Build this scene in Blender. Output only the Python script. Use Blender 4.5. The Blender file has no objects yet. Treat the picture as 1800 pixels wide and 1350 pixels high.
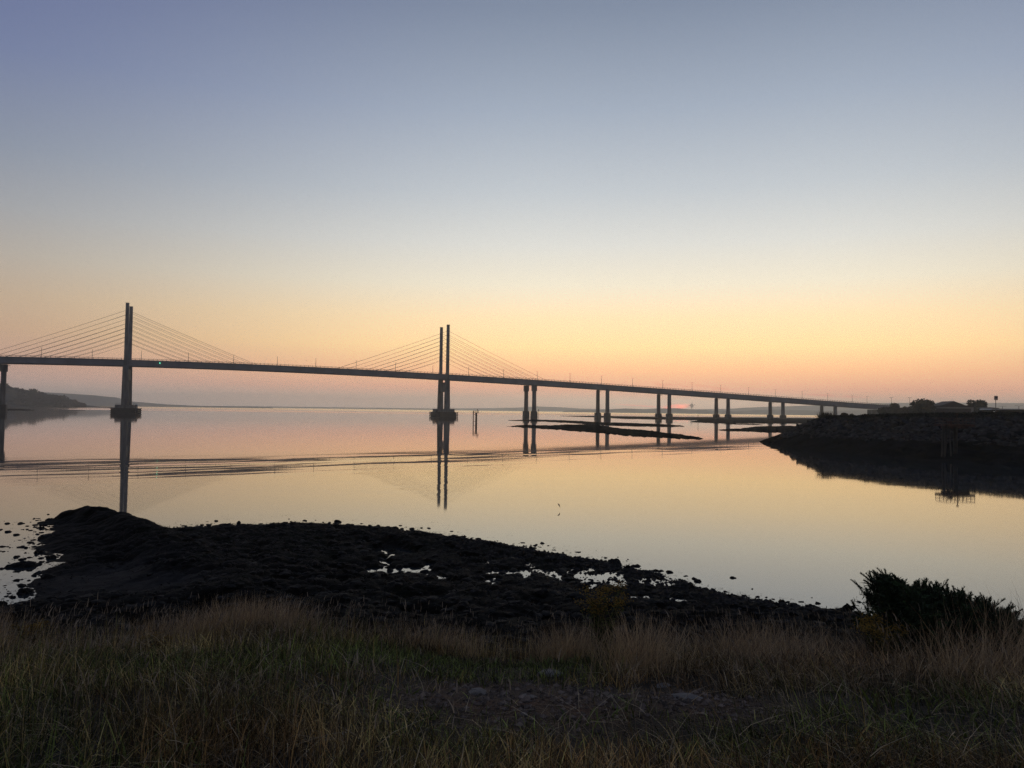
import bpy, math, random
import numpy as np
from mathutils import Vector, Matrix
random.seed(7); rng = np.random.default_rng(11)
R_ = math.radians
S = bpy.context.scene
COL = S.collection

# ------------------------------------------------------------------ camera
FPX, CZ = 1352.0, 6.0
PITCH, ROLL = R_(1.957), R_(0.75)
F = Vector((0, math.cos(PITCH), math.sin(PITCH)))
R0, U0 = Vector((1, 0, 0)), Vector((0, -math.sin(PITCH), math.cos(PITCH)))
RV = R0 * math.cos(ROLL) + U0 * math.sin(ROLL)
UV = U0 * math.cos(ROLL) - R0 * math.sin(ROLL)
CAM = Vector((0, 0, CZ))
cd = bpy.data.cameras.new('camera'); co = bpy.data.objects.new('camera', cd); COL.objects.link(co)
m = Matrix((RV, UV, -F)).transposed().to_4x4(); m.translation = CAM
co.matrix_world = m
cd.sensor_width = 36; cd.lens = 36 * FPX / 1800; cd.clip_start = .1; cd.clip_end = 60000
S.camera = co

def ray(x, y): return F + RV * ((x - 900) / FPX) + UV * ((675 - y) / FPX)
def at(x, y, Y):
    d = ray(x, y); return CAM + d * (Y / d.y)
def onz(x, y, z=0.0):
    d = ray(x, y); return CAM + d * ((z - CZ) / d.z)

# ------------------------------------------------------------------ helpers
def link(o, parent=None):
    COL.objects.link(o)
    if parent: o.parent = parent
    return o
def tag(o, label=None, cat=None, group=None, kind=None):
    if label: o['label'] = label
    if cat: o['category'] = cat
    if group: o['group'] = group
    if kind: o['kind'] = kind
    return o
def empty(name, loc=(0, 0, 0), rz=0.0):
    o = bpy.data.objects.new(name, None); o.location = loc; o.rotation_euler = (0, 0, rz); return link(o)
def mesh_np(name, V, Fq=None, Ft=None, mat=None, parent=None, smooth=False, cols=None):
    me = bpy.data.meshes.new(name)
    V = np.asarray(V, np.float32).reshape(-1, 3)
    Fq = np.zeros((0, 4), np.int32) if Fq is None else np.asarray(Fq, np.int32).reshape(-1, 4)
    Ft = np.zeros((0, 3), np.int32) if Ft is None else np.asarray(Ft, np.int32).reshape(-1, 3)
    me.vertices.add(len(V)); me.vertices.foreach_set('co', V.ravel())
    loops = np.concatenate([Fq.ravel(), Ft.ravel()]).astype(np.int32)
    me.loops.add(len(loops)); me.loops.foreach_set('vertex_index', loops)
    n = len(Fq) + len(Ft); me.polygons.add(n)
    st = np.concatenate([np.arange(len(Fq)) * 4, len(Fq) * 4 + np.arange(len(Ft)) * 3]).astype(np.int32)
    me.polygons.foreach_set('loop_start', st)
    me.update(calc_edges=True)
    me.polygons.foreach_set('use_smooth', np.full(n, smooth, dtype=bool))
    if cols is not None:
        a = me.color_attributes.new('tint', 'FLOAT_COLOR', 'POINT')
        c = np.ones((len(V), 4), np.float32); c[:, :3] = cols; a.data.foreach_set('color', c.ravel())
    me.validate()
    o = bpy.data.objects.new(name, me)
    if mat: me.materials.append(mat)
    return link(o, parent)

class MB:
    def __init__(s): s.v, s.f = [], []
    def box(s, c, d, rz=0.0, taper=1.0):
        b = len(s.v); cs, sn = math.cos(rz), math.sin(rz)
        for k in (-1, 1):
            q = taper if k > 0 else 1.0
            for i, j in ((-1, -1), (1, -1), (1, 1), (-1, 1)):
                x, y = i * d[0] / 2 * q, j * d[1] / 2 * q
                s.v.append((c[0] + x * cs - y * sn, c[1] + x * sn + y * cs, c[2] + k * d[2] / 2))
        s.f += [tuple(b + i for i in q) for q in ((3, 2, 1, 0), (4, 5, 6, 7), (0, 1, 5, 4), (1, 2, 6, 5), (2, 3, 7, 6), (3, 0, 4, 7))]
        return s
    def tube(s, pts, r, n=6):
        pts = [Vector(p) for p in pts]; rs = r if isinstance(r, (list, tuple)) else [r] * len(pts)
        b = len(s.v)
        for k, p in enumerate(pts):
            t = (pts[min(k + 1, len(pts) - 1)] - pts[max(k - 1, 0)]).normalized()
            a = t.orthogonal().normalized() if abs(t.z) > .95 else t.cross(Vector((0, 0, 1))).normalized()
            c = t.cross(a)
            for i in range(n):
                w = 2 * math.pi * i / n
                s.v.append(tuple(p + (a * math.cos(w) + c * math.sin(w)) * rs[k]))
        for k in range(len(pts) - 1):
            for i in range(n):
                j = (i + 1) % n
                s.f.append((b + k * n + i, b + k * n + j, b + (k + 1) * n + j, b + (k + 1) * n + i))
        s.f.append(tuple(b + i for i in reversed(range(n)))); e = b + (len(pts) - 1) * n
        s.f.append(tuple(e + i for i in range(n)))
        return s
    def prism(s, poly, y0, y1):          # polygon in x,z extruded along y
        b, n = len(s.v), len(poly)
        for y in (y0, y1):
            for p in poly: s.v.append((p[0], y, p[1]))
        s.f.append(tuple(b + i for i in range(n))); s.f.append(tuple(b + n + i for i in reversed(range(n))))
        for i in range(n):
            j = (i + 1) % n; s.f.append((b + j, b + i, b + n + i, b + n + j))
        return s
    def build(s, name, mat, parent=None, bevel=0.0, smooth=False):
        me = bpy.data.meshes.new(name); me.from_pydata(s.v, [], s.f)
        import bmesh
        bm = bmesh.new(); bm.from_mesh(me); bmesh.ops.recalc_face_normals(bm, faces=bm.faces)
        if bevel: bmesh.ops.bevel(bm, geom=bm.edges[:], offset=bevel, segments=1, affect='EDGES')
        bm.to_mesh(me); bm.free(); me.materials.append(mat)
        if smooth: me.polygons.foreach_set('use_smooth', [True] * len(me.polygons))
        return link(bpy.data.objects.new(name, me), parent)

# numpy noise
_P = rng.random(65536).astype(np.float32)
def _h(i, j, k=0): return _P[((i * 73856093) ^ (j * 19349663) ^ (k * 83492791)) & 65535]
def vnoise(x, y, k=0):
    xi, yi = np.floor(x).astype(np.int64), np.floor(y).astype(np.int64); fx, fy = x - xi, y - yi
    fx, fy = fx * fx * (3 - 2 * fx), fy * fy * (3 - 2 * fy)
    a, b, c, d = _h(xi, yi, k), _h(xi + 1, yi, k), _h(xi, yi + 1, k), _h(xi + 1, yi + 1, k)
    return (a * (1 - fx) + b * fx) * (1 - fy) + (c * (1 - fx) + d * fx) * fy - .5
def fbm(x, y, o=4, k=0):
    x, y = np.asarray(x, float), np.asarray(y, float); r = 0; a = 1.0
    for i in range(o): r = r + a * vnoise(x, y, k + i); x, y, a = x * 2.03 + 17, y * 2.03 + 5, a * .5
    return r
def dome(x, y, k=0):                      # rounded lumps (cellular)
    xi, yi = np.floor(x).astype(np.int64), np.floor(y).astype(np.int64); best = np.full(np.shape(x), 9.0)
    for a in (-1, 0, 1):
        for b in (-1, 0, 1):
            px = xi + a + _h(xi + a, yi + b, k); py = yi + b + _h(xi + a, yi + b, k + 7)
            rr = .6 + .9 * _h(xi + a, yi + b, k + 13)
            best = np.minimum(best, ((px - x) ** 2 + (py - y) ** 2) / rr)
    return np.clip(1 - best * 1.7, 0, 1) ** .6
def sstep(a, b, x): t = np.clip((x - a) / (b - a), 0, 1); return t * t * (3 - 2 * t)

# ------------------------------------------------------------------ materials
def mat(name, col, rough=.8, var=.25, scale=1.0, spec=.3, tint=False, bump=0.0, bscale=None, metal=0.0, stretch=None, col2=None):
    M = bpy.data.materials.new(name); M.use_nodes = True; N, L = M.node_tree.nodes, M.node_tree.links
    b = N['Principled BSDF']; b.inputs['Roughness'].default_value = rough; b.inputs['Specular IOR Level'].default_value = spec
    b.inputs['Metallic'].default_value = metal
    tc = N.new('ShaderNodeTexCoord'); mp = N.new('ShaderNodeMapping'); L.new(tc.outputs['Object'], mp.inputs[0])
    if stretch: mp.inputs['Scale'].default_value = stretch
    nz = N.new('ShaderNodeTexNoise'); nz.inputs['Scale'].default_value = scale; nz.inputs['Detail'].default_value = 6
    L.new(mp.outputs[0], nz.inputs['Vector'])
    rp = N.new('ShaderNodeValToRGB'); L.new(nz.outputs['Fac'], rp.inputs[0])
    c2 = col2 or tuple(c * (1 + var) for c in col)
    rp.color_ramp.elements[0].color = (*[c * (1 - var) for c in col], 1); rp.color_ramp.elements[1].color = (*c2, 1)
    rp.color_ramp.elements[0].position = .35; rp.color_ramp.elements[1].position = .68
    out = rp.outputs[0]
    if tint:
        at_ = N.new('ShaderNodeVertexColor'); at_.layer_name = 'tint'
        mx = N.new('ShaderNodeMix'); mx.data_type = 'RGBA'; mx.blend_type = 'MULTIPLY'; mx.inputs[0].default_value = 1
        L.new(out, mx.inputs[6]); L.new(at_.outputs[0], mx.inputs[7]); out = mx.outputs[2]
    L.new(out, b.inputs['Base Color'])
    if bump:
        n2 = N.new('ShaderNodeTexNoise'); n2.inputs['Scale'].default_value = bscale or scale * 4; n2.inputs['Detail'].default_value = 8
        L.new(mp.outputs[0], n2.inputs['Vector'])
        bp = N.new('ShaderNodeBump'); bp.inputs['Strength'].default_value = bump; bp.inputs['Distance'].default_value = .05
        L.new(n2.outputs['Fac'], bp.inputs['Height']); L.new(bp.outputs[0], b.inputs['Normal'])
    return M
MAT = dict(
    steel=mat('bridge_steel', (.17, .185, .21), .6, .18, .12, stretch=(1, 1, .3)),
    concrete=mat('bridge_concrete', (.13, .135, .135), .8, .45, .5, stretch=(1, 1, .2)),
    wetconcrete=mat('tidal_concrete', (.035, .04, .04), .7, .4, .4),
    cable=mat('cable_sheath', (.12, .11, .10), .6),
    rail=mat('rail_steel', (.12, .12, .13), .6),
    lampm=mat('lamp_mast_steel', (.16, .16, .16), .5),
    rust=mat('rusty_steel', (.065, .034, .026), .8, .4, 2),
    pile=mat('weathered_pile', (.06, .055, .048), .8, .35, 1.5, stretch=(4, 4, .3)),
    darkpile=mat('dark_pile', (.03, .028, .026), .7, .4, 2),
    weed=mat('seaweed', (.010, .0105, .008), .7, .5, 3, spec=.1, bump=.5, bscale=25, col2=(.018, .020, .012)),
    frond=mat('seaweed_frond', (.75, .75, .75), .65, .3, 6, spec=.12, tint=True),
    mud=mat('bar_mud', (.012, .012, .012), .95, .4, .15, spec=0),
    rock=mat('armour_rock', (.042, .042, .042), .95, .65, .7, spec=.05, bump=.5, bscale=5),
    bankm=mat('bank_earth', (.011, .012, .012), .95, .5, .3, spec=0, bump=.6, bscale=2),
    soil=mat('turf_soil', (.85, .85, .85), .9, .5, 5, tint=True, bump=.8, bscale=40),
    blade=mat('grass_blade', (.9, .9, .9), .7, .2, 4, spec=.2, tint=True),
    stone=mat('pale_stone', (.19, .175, .155), .85, .3, 9, bump=.4, bscale=30),
    darkstone=mat('weedy_stone', (.009, .009, .008), .7, .4, 6, spec=.1, bump=.6, bscale=18),
    gravel=mat('gravel_stone', (.9, .9, .9), .85, .3, 20, tint=True),
    gorse=mat('gorse_green', (.9, .9, .9), .7, .25, 6, spec=.2, tint=True),
    bark=mat('bark', (.03, .025, .02), .9, .3, 3),
    leaf=mat('tree_leaf', (.03, .036, .026), .8, .45, .35),
    scrub=mat('bank_scrub', (.022, .025, .016), .85, .5, .5),
    hill=mat('hill_cover', (.05, .06, .05), .95, .4, .004),
    wood=mat('woodland_canopy', (.03, .036, .028), .95, .4, .02),
    render=mat('building_wall', (.20, .19, .19), .85, .15, .3),
    roof=mat('building_roof', (.045, .04, .04), .75, .3, .4),
    paleroof=mat('shed_roof_metal', (.35, .36, .36), .4, .1, .3),
    glass=mat('window_dark', (.02, .02, .025), .2),
    sign=mat('sign_board_paint', (.32, .22, .20), .7, .1),
    white=mat('white_paint', (.6, .6, .6), .5, .05),
    gull=mat('gull_feather', (.16, .14, .12), .8, .4, 8),
    ground=mat('land_grass', (.03, .033, .02), .95, .4, .05),
)
def emis(name, col, s):
    M = bpy.data.materials.new(name); M.use_nodes = True; b = M.node_tree.nodes['Principled BSDF']
    b.inputs['Base Color'].default_value = (*col, 1); b.inputs['Emission Color'].default_value = (*col, 1); b.inputs['Emission Strength'].default_value = s
    return M

# ------------------------------------------------------------------ sky
SUNAZ = 12.0                                # degrees right of the camera axis
def s2l(c): return tuple(((v / 255) / 12.92 if v / 255 <= .04045 else ((v / 255 + .055) / 1.055) ** 2.4) for v in c)
W = bpy.data.worlds.new('World'); S.world = W; W.use_nodes = True
N, L = W.node_tree.nodes, W.node_tree.links; N.clear()
def math_(op, a, b=None, c=None):
    n = N.new('ShaderNodeMath'); n.operation = op
    for i, v in enumerate((a, b, c)):
        if v is None: continue
        if isinstance(v, (int, float)): n.inputs[i].default_value = v
        else: L.new(v, n.inputs[i])
    return n.outputs[0]
def mapr(v, a, b, lo=0.0, hi=1.0, t='SMOOTHSTEP'):
    n = N.new('ShaderNodeMapRange'); n.interpolation_type = t
    L.new(v, n.inputs[0])
    for i, q in zip((1, 2, 3, 4), (a, b, lo, hi)): n.inputs[i].default_value = q
    return n.outputs[0]
def mixc(f, a, b, mode='MIX'):
    n = N.new('ShaderNodeMix'); n.data_type = 'RGBA'; n.blend_type = mode
    for i, v in ((0, f), (6, a), (7, b)):
        if isinstance(v, (int, float)): n.inputs[i].default_value = v
        elif isinstance(v, tuple): n.inputs[i].default_value = (*v, 1)
        else: L.new(v, n.inputs[i])
    return n.outputs[2]
tc = N.new('ShaderNodeTexCoord'); sx = N.new('ShaderNodeSeparateXYZ'); L.new(tc.outputs['Generated'], sx.inputs[0])
X, Y, Z = sx.outputs
elev = math_('MULTIPLY', math_('ARCSINE', Z), 180 / math.pi)
azim = math_('MULTIPLY', math_('ARCTAN2', X, Y), 180 / math.pi)      # 0 ahead, + right
# wrap the offset from the sun's azimuth into 0..180
off = math_('ABSOLUTE', math_('SUBTRACT', math_('FLOORED_MODULO', math_('ADD', azim, 180 - SUNAZ), 360.0), 180.0))
fac = math_('SQRT', math_('DIVIDE', math_('MAXIMUM', elev, 0.0), 90.0))
def ramp(stops):
    n = N.new('ShaderNodeValToRGB'); L.new(fac, n.inputs[0]); r = n.color_ramp; r.interpolation = 'LINEAR'
    while len(r.elements) < len(stops): r.elements.new(.5)
    for e, (d, c) in zip(r.elements, stops): e.position = math.sqrt(d / 90); e.color = (*s2l(c), 1)
    return n.outputs[0]
rA = ramp([(0, (232, 200, 180)), (.9, (240, 190, 162)), (1.7, (266, 190, 150)), (3, (284, 214, 154)), (4.7, (288, 242, 172)), (6.8, (274, 242, 190)), (9.3, (251, 240, 215)),
           (12.2, (227, 226, 219)), (15.9, (198, 204, 209)), (21.5, (164, 175, 191)), (28, (129, 141, 162)), (45, (92, 104, 134)), (90, (78, 86, 108))])
rB = ramp([(0, (204, 192, 184)), (.9, (202, 182, 172)), (2.5, (198, 162, 146)), (4.7, (190, 158, 136)), (6.8, (185, 163, 142)), (9.3, (172, 163, 154)),
           (12.2, (153, 155, 160)), (15.9, (131, 140, 158)), (21.5, (109, 120, 156)), (28, (95, 105, 147)), (45, (80, 89, 120)), (90, (78, 86, 108))])
rC = ramp([(0, (112, 108, 110)), (4, (132, 120, 118)), (9, (126, 120, 126)), (20, (104, 108, 124)), (45, (84, 92, 114)), (90, (78, 86, 108))])
sky = mixc(mapr(off, 8, 56), rA, rB)
sky = mixc(mapr(off, 55, 130), sky, rC)
# thin pink and gold cloud streaks low over the sunrise
def streak(a0, e0, la, le, tilt, sc, thr):
    da = math_('SUBTRACT', azim, a0); de = math_('SUBTRACT', math_('SUBTRACT', elev, e0), math_('MULTIPLY', da, tilt))
    g = math_('ADD', math_('POWER', math_('ABSOLUTE', math_('DIVIDE', da, la)), 2.0), math_('POWER', math_('ABSOLUTE', math_('DIVIDE', de, le)), 2.0))
    msk = mapr(g, 0.15, 1.0, 1.0, 0.0)
    cb = N.new('ShaderNodeCombineXYZ'); L.new(math_('MULTIPLY', da, sc), cb.inputs[0]); L.new(math_('MULTIPLY', de, sc * 9), cb.inputs[1]); cb.inputs[2].default_value = a0
    nz = N.new('ShaderNodeTexNoise'); nz.inputs['Scale'].default_value = 1; nz.inputs['Detail'].default_value = 5; L.new(cb.outputs[0], nz.inputs['Vector'])
    return math_('MULTIPLY', msk, mapr(nz.outputs['Fac'], thr, thr + .22))
for a0, e0, la, le, ti, sc, th, colr, k in (
        (12.1, .42, 1.15, .21, .10, 2.2, .33, (470, 185, 138), .85), (9.65, .45, 2.6, .05, -.055, .9, .25, (330, 150, 125), .75),
        (13.0, 1.85, 4.0, .30, -.06, .6, .46, (262, 158, 112), .8), (17.1, 1.94, 2.4, .05, -.075, .5, .30, (268, 205, 150), .7),
        (22.6, 1.3, 2.6, .09, -.05, .5, .36, (255, 150, 122), .7), (-11.2, 4.05, .8, .04, 0, 1, .2, (255, 214, 160), .5),
        (-14, .75, 9, .1, -.03, .3, .45, (196, 146, 132), .5), (9.7, 2.55, 1.6, .05, .05, .8, .3, (255, 205, 150), .6)):
    f = streak(a0, e0, la, le, ti, sc, th)
    sky = mixc(math_('MULTIPLY', f, k), sky, s2l(colr))
sky = mixc(mapr(elev, -1.0, -.2), (0, 0, 0), sky)
bg = N.new('ShaderNodeBackground'); bg.inputs[1].default_value = 1.0; L.new(sky, bg.inputs[0])
# physically based twilight sky adds a little scattered light
nis = N.new('ShaderNodeTexSky'); nis.sky_type = 'NISHITA'; nis.sun_disc = False; nis.sun_elevation = R_(-1.0); nis.sun_rotation = R_(SUNAZ); nis.dust_density = 2.0
bg2 = N.new('ShaderNodeBackground'); bg2.inputs[1].default_value = .02; L.new(nis.outputs[0], bg2.inputs[0])
ad = N.new('ShaderNodeAddShader'); L.new(bg.outputs[0], ad.inputs[0]); L.new(bg2.outputs[0], ad.inputs[1])
wo = N.new('ShaderNodeOutputWorld'); L.new(ad.outputs[0], wo.inputs[0])

# ------------------------------------------------------------------ water
def water_mat():
    global N, L
    M = bpy.data.materials.new('firth_water'); M.use_nodes = True; N, L = M.node_tree.nodes, M.node_tree.links
    b = N['Principled BSDF']; b.inputs['Base Color'].default_value = (.026, .036, .042, 1); b.inputs['IOR'].default_value = 2.1
    b.inputs['Specular IOR Level'].default_value = .5
    g = N.new('ShaderNodeNewGeometry'); sp = N.new('ShaderNodeSeparateXYZ'); L.new(g.outputs['Position'], sp.inputs[0]); X, Y, _ = sp.outputs
    def noise(x, y, z=0.0, det=2):
        c = N.new('ShaderNodeCombineXYZ'); L.new(x, c.inputs[0]); L.new(y, c.inputs[1]); c.inputs[2].default_value = z
        n = N.new('ShaderNodeTexNoise'); n.inputs['Scale'].default_value = 1; n.inputs['Detail'].default_value = det; L.new(c.outputs[0], n.inputs['Vector']); return n.outputs['Fac']
    cen = lambda v: math_('SUBTRACT', v, .5)
    mul = lambda a, c: math_('MULTIPLY', a, c)
    # wake: long crests along (1, .73)
    q = math.hypot(1, .73); ca, sa = 1 / q, .73 / q
    al = math_('ADD', mul(X, ca), mul(Y, sa)); pe = math_('SUBTRACT', mul(math_('SUBTRACT', Y, 99.0), ca), mul(X, sa))
    warp = mul(cen(noise(mul(al, .05), mul(pe, .05), 3.0)), 5.0)
    pw = math_('ADD', pe, warp)
    wn = cen(noise(mul(al, .034), mul(pw, .36), 1.0, 3))
    band = mul(mapr(pe, -19, -5), mapr(pe, 2, 17, 1, 0)); band = mul(band, mapr(noise(mul(al, .02), mul(pe, .08), 8.0), .3, .6, .45, 1.15))
    band = math_('ADD', band, mul(mul(mapr(pe, -14, -8), mapr(pe, 14, 34, 1, 0)), .10))
    ws = mul(mul(wn, band), .062)
    # calm water undulation, growing with distance
    far = mapr(Y, 500, 1900, 0, 1)
    patch = mapr(noise(mul(X, .0016), mul(Y, .006), 5.0), .42, .60)
    patch2 = math_('MAXIMUM', patch, mapr(Y, 1700, 2300))
    amp = math_('ADD', .0016, mul(mul(far, patch2), .10))
    a1 = mul(cen(noise(mul(X, .10), mul(Y, .22), 11.0, 3)), amp)
    a2 = mul(cen(noise(mul(X, .30), mul(Y, .5), 12.0, 3)), .003)
    # small duck ripples in front of the wake
    dm = mul(mul(mapr(Y, 46, 56), mapr(Y, 66, 80, 1, 0)), mul(mapr(X, -20, -12), mapr(X, 4, 12, 1, 0)))
    d1 = mul(mul(cen(noise(mul(X, .5), mul(Y, .55), 21.0, 2)), dm), .022)
    d2 = mul(mul(cen(noise(mul(X, .35), mul(Y, .8), 25.0, 2)), dm), .006)
    fm = mul(mul(mapr(Y, 44, 58), mapr(Y, 84, 100, 1, 0)), mapr(noise(mul(X, .03), mul(Y, .05), 31.0), .35, .6, .3, 1.0))
    d2 = math_('ADD', d2, mul(mul(cen(noise(mul(X, .045), mul(Y, .45), 33.0, 2)), fm), .0075))
    nx = math_('ADD', math_('ADD', mul(ws, -sa), a2), d1)
    ny = math_('SUBTRACT', math_('ADD', math_('ADD', mul(ws, ca), a1), d2), mul(mul(far, patch2), .042))
    c = N.new('ShaderNodeCombineXYZ'); L.new(nx, c.inputs[0]); L.new(ny, c.inputs[1]); c.inputs[2].default_value = 1
    vn = N.new('ShaderNodeVectorMath'); vn.operation = 'NORMALIZE'; L.new(c.outputs[0], vn.inputs[0])
    L.new(vn.outputs[0], b.inputs['Normal'])
    L.new(math_('SUBTRACT', math_('ADD', .034, mul(mul(far, patch), .06)), mul(band, .008)), b.inputs['Roughness'])
    return M
WM = water_mat()
E = 8800.0
tag(mesh_np('water', [(-E, -E, 0), (E, -E, 0), (E, E, 0), (-E, E, 0)], [(0, 1, 2, 3)], mat=WM), 'calm firth water mirroring the sunrise sky', kind='structure')

# ------------------------------------------------------------------ hills and headland
def ridge(name, pts, D, depth, nz=.12, mt='hill', label=None, seed=0, k=220):
    xs = np.linspace(pts[0][0], pts[-1][0], k)
    ys = np.interp(xs, [p[0] for p in pts], [p[1] for p in pts])
    crest = [at(x, y, D) for x, y in zip(xs, ys)]
    prof = [(-1, 0), (-.97, .02), (-.7, .22), (-.45, .5), (-.2, .84), (0, 1), (.3, .8), (.7, .35), (1, -.02)]
    V = []
    for i, c in enumerate(crest):
        d = Vector((c.x, c.y, 0)).normalized(); h = max(c.z, .5)
        h *= 1 + nz * float(fbm(c.x / (h * 2 + 40), seed, 5, seed))
        for (o, z) in prof:
            w = depth * (1 + .5 * float(fbm(c.x / 300, seed + 3 + o, 3, seed + 5)))
            V.append((c.x + d.x * o * w, c.y + d.y * o * w, h * z * (1 + (.25 * float(fbm(c.x / 120, o * 3, 4, seed + 9)) if 0 < z < 1 else 0)) - (.4 if z <= 0 else 0)))
    n = len(prof); q = [(i * n + j, (i + 1) * n + j, (i + 1) * n + j + 1, i * n + j + 1) for i in range(k - 1) for j in range(n - 1)]
    o = mesh_np(name, V, q, mat=MAT[mt], smooth=True)
    return tag(o, label, kind='structure')
HEAD = [(-260, 658), (-60, 671), (14, 681), (30, 684), (50, 689), (75, 695), (100, 697), (118, 703), (135, 708.5), (148, 712), (170, 714.2), (205, 714.9)]
ridge('headland', HEAD, 1700, 150, .1, 'wood', 'wooded headland sloping down to the water at the left', 1)
ridge('hills', [(-420, 672), (-100, 683), (0, 684), (60, 688), (120, 692), (165, 695), (205, 699), (235, 706), (290, 710.5), (340, 713), (480, 716.2)], 4300, 500, .05, label='pale hazy ridge behind the wooded headland', seed=2)
ridge('hills', [(300, 713.5), (420, 713.6), (600, 716), (760, 718), (860, 717.5), (915, 716.3), (945, 714.3), (975, 715.5), (1020, 718), (1060, 719), (1120, 720.5)], 7200, 500, .05, label='faintest far shore hills beyond the middle of the bridge', seed=3)
ridge('hills', [(990, 722), (1040, 720.6), (1080, 719), (1100, 718), (1130, 719), (1160, 717.6), (1190, 717.6), (1210, 719), (1240, 721), (1290, 723)], 4600, 300, .08, label='low hazy hills under the smoke plume', seed=4)
ridge('hills', [(1150, 723), (1200, 720), (1240, 719), (1280, 718.6), (1310, 716.6), (1350, 715), (1420, 713), (1480, 710.5), (1550, 708.5), (1650, 707.5), (1750, 708), (1900, 709), (2200, 712)], 6500, 600, .03, label='long hazy ridge behind the bridge approach', seed=5)
ridge('hills', [(1230, 726), (1300, 723), (1340, 721), (1370, 719.5), (1400, 721), (1460, 722), (1560, 721), (1700, 722), (2000, 724)], 4700, 250, .08, label='darker low hill in front of the long ridge', seed=6)

def leaf_cloud(n, fn, size, mt, name, parent=None, cols=None):
    V = np.zeros((n, 4, 3), np.float32)
    for i in range(n):
        p = Vector(fn()); a = Vector((random.gauss(0, 1), random.gauss(0, 1), random.gauss(0, 1))).normalized(); b = a.orthogonal().normalized()
        if random.random() < .5: b = a.cross(b)
        s = size * random.uniform(.6, 1.4)
        V[i] = [p - a * s, p - b * s * .6, p + a * s, p + b * s * .6]
    return mesh_np(name, V, np.arange(n * 4).reshape(-1, 4), mat=mt, parent=parent)
def headland_pt():
    x = random.uniform(-60, 150); y = np.interp(x, [p[0] for p in HEAD], [p[1] for p in HEAD]); c = at(x, y, 1700)
    t = random.random() ** .8; d = Vector((c.x, c.y, 0)).normalized()
    bump = 13 * max(0, float(fbm(c.x / 22, t * 5, 3, 40))) + 2.0
    return c.x - d.x * (1 - t) * 140, c.y - d.y * (1 - t) * 140, max(.5, c.z * float(np.interp(-(1 - t) * .9, [-1, -.97, -.7, -.45, -.2, 0], [0, .02, .22, .5, .84, 1]))) + bump * (.4 + .6 * t) * random.random() ** .5
tag(leaf_cloud(9000, headland_pt, 3.2, MAT['wood'], 'woodland'), 'dark woodland covering the left headland', 'woodland', kind='stuff')

# ------------------------------------------------------------------ sandbars
def resample(pts, n):
    p = np.array(pts, float); s = np.r_[0, np.cumsum(np.hypot(*np.diff(p, axis=0).T))]; t = np.linspace(0, s[-1], n)
    return np.c_[np.interp(t, s, p[:, 0]), np.interp(t, s, p[:, 1])]
def sandbar(top, bot, h, label, seed, rough=.3, n=260, k=16):
    a = [onz(x, y) for x, y in resample(top, n)]; b = [onz(x, y) for x, y in resample(bot, n)]
    A = np.array([(p.x, p.y) for p in a]); B = np.array([(p.x, p.y) for p in b])
    V = np.zeros((n, k, 3)); v = np.linspace(0, 1, k)[None, :]
    P = B[:, None, :] * (1 - v[..., None]) + A[:, None, :] * v[..., None]
    s = np.linspace(0, 1, n)[:, None]
    D = P[..., 1]
    jit = fbm(s * 60, v * 4, 4, seed) * rough
    prof = np.clip(4 * v * (1 - v), 0, 1) ** .6 * np.clip(np.minimum(s, 1 - s) * 9, 0, 1) ** .6
    z = -.12 + (h + .12) * prof + jit * h * 1.6
    P[..., 1] += fbm(s * 40, v * 1.5, 4, seed + 3) * D * .018
    V[..., :2] = P; V[..., 2] = z
    V[:, 0, 2] = -.3; V[:, -1, 2] = -.3
    i, j = np.meshgrid(np.arange(n - 1), np.arange(k - 1), indexing='ij'); q = np.stack([i * k + j, (i + 1) * k + j, (i + 1) * k + j + 1, i * k + j + 1], -1)
    return tag(mesh_np('sandbar', V, q, mat=MAT['mud'], smooth=True), label, kind='structure')
sandbar([(890, 738.2), (915, 738.2), (945, 737.6), (1000, 739), (1040, 741.3), (1080, 742.5), (1120, 743.6), (1160, 745.3), (1195, 747.6), (1208, 750)],
        [(890, 738.8), (900, 739.6), (960, 741.5), (1020, 744.8), (1080, 749), (1120, 750), (1170, 750.6), (1208, 750.4)], .35, 'narrow dark mud bar under the second and third piers', 51, .35)
sandbar([(890, 749.2), (925, 747.4), (965, 748), (1000, 746), (1030, 745.2), (1060, 747), (1080, 751.5), (1110, 754), (1150, 757.5), (1180, 762), (1200, 765), (1245, 771.6)],
        [(890, 749.8), (940, 753), (980, 756), (1020, 760), (1060, 763), (1095, 766.5), (1110, 768), (1140, 769), (1180, 770.5), (1245, 772)], .35, 'largest dark mud bar lying in front of the bridge piers', 55, .5)
sandbar([(980, 731), (1060, 730.8), (1100, 731.6), (1180, 732.6), (1240, 733), (1340, 734), (1460, 735.5)],
        [(980, 731.4), (1050, 734), (1100, 736.8), (1200, 738.6), (1260, 740), (1340, 741), (1460, 743)], .5, 'long far mud flat stretching past the right hand piers', 59, .15)
sandbar([(1212, 741.2), (1230, 738.4), (1260, 737), (1340, 737.5), (1450, 739)],
        [(1212, 742), (1240, 743.6), (1280, 744.6), (1340, 745), (1450, 744.8)], .6, 'blunt tipped mud flat below the fourth pier', 63, .12)
sandbar([(1262, 755.6), (1285, 755), (1305, 753.3), (1322, 749.6), (1345, 748.8), (1380, 748.4), (1410, 748.8), (1450, 747)],
        [(1262, 756.4), (1275, 757), (1300, 758), (1340, 761), (1380, 762), (1410, 762), (1450, 762)], .4, 'dark mud tongue reaching out beside the rocky bank', 67, .25)
sandbar([(1266, 744.8), (1290, 744.4), (1330, 745.2), (1345, 747)], [(1266, 745.4), (1290, 746.4), (1330, 747.4), (1345, 747.6)], .12, 'thin sliver of mud beside the dark tongue', 71, .3, 120)
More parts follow.
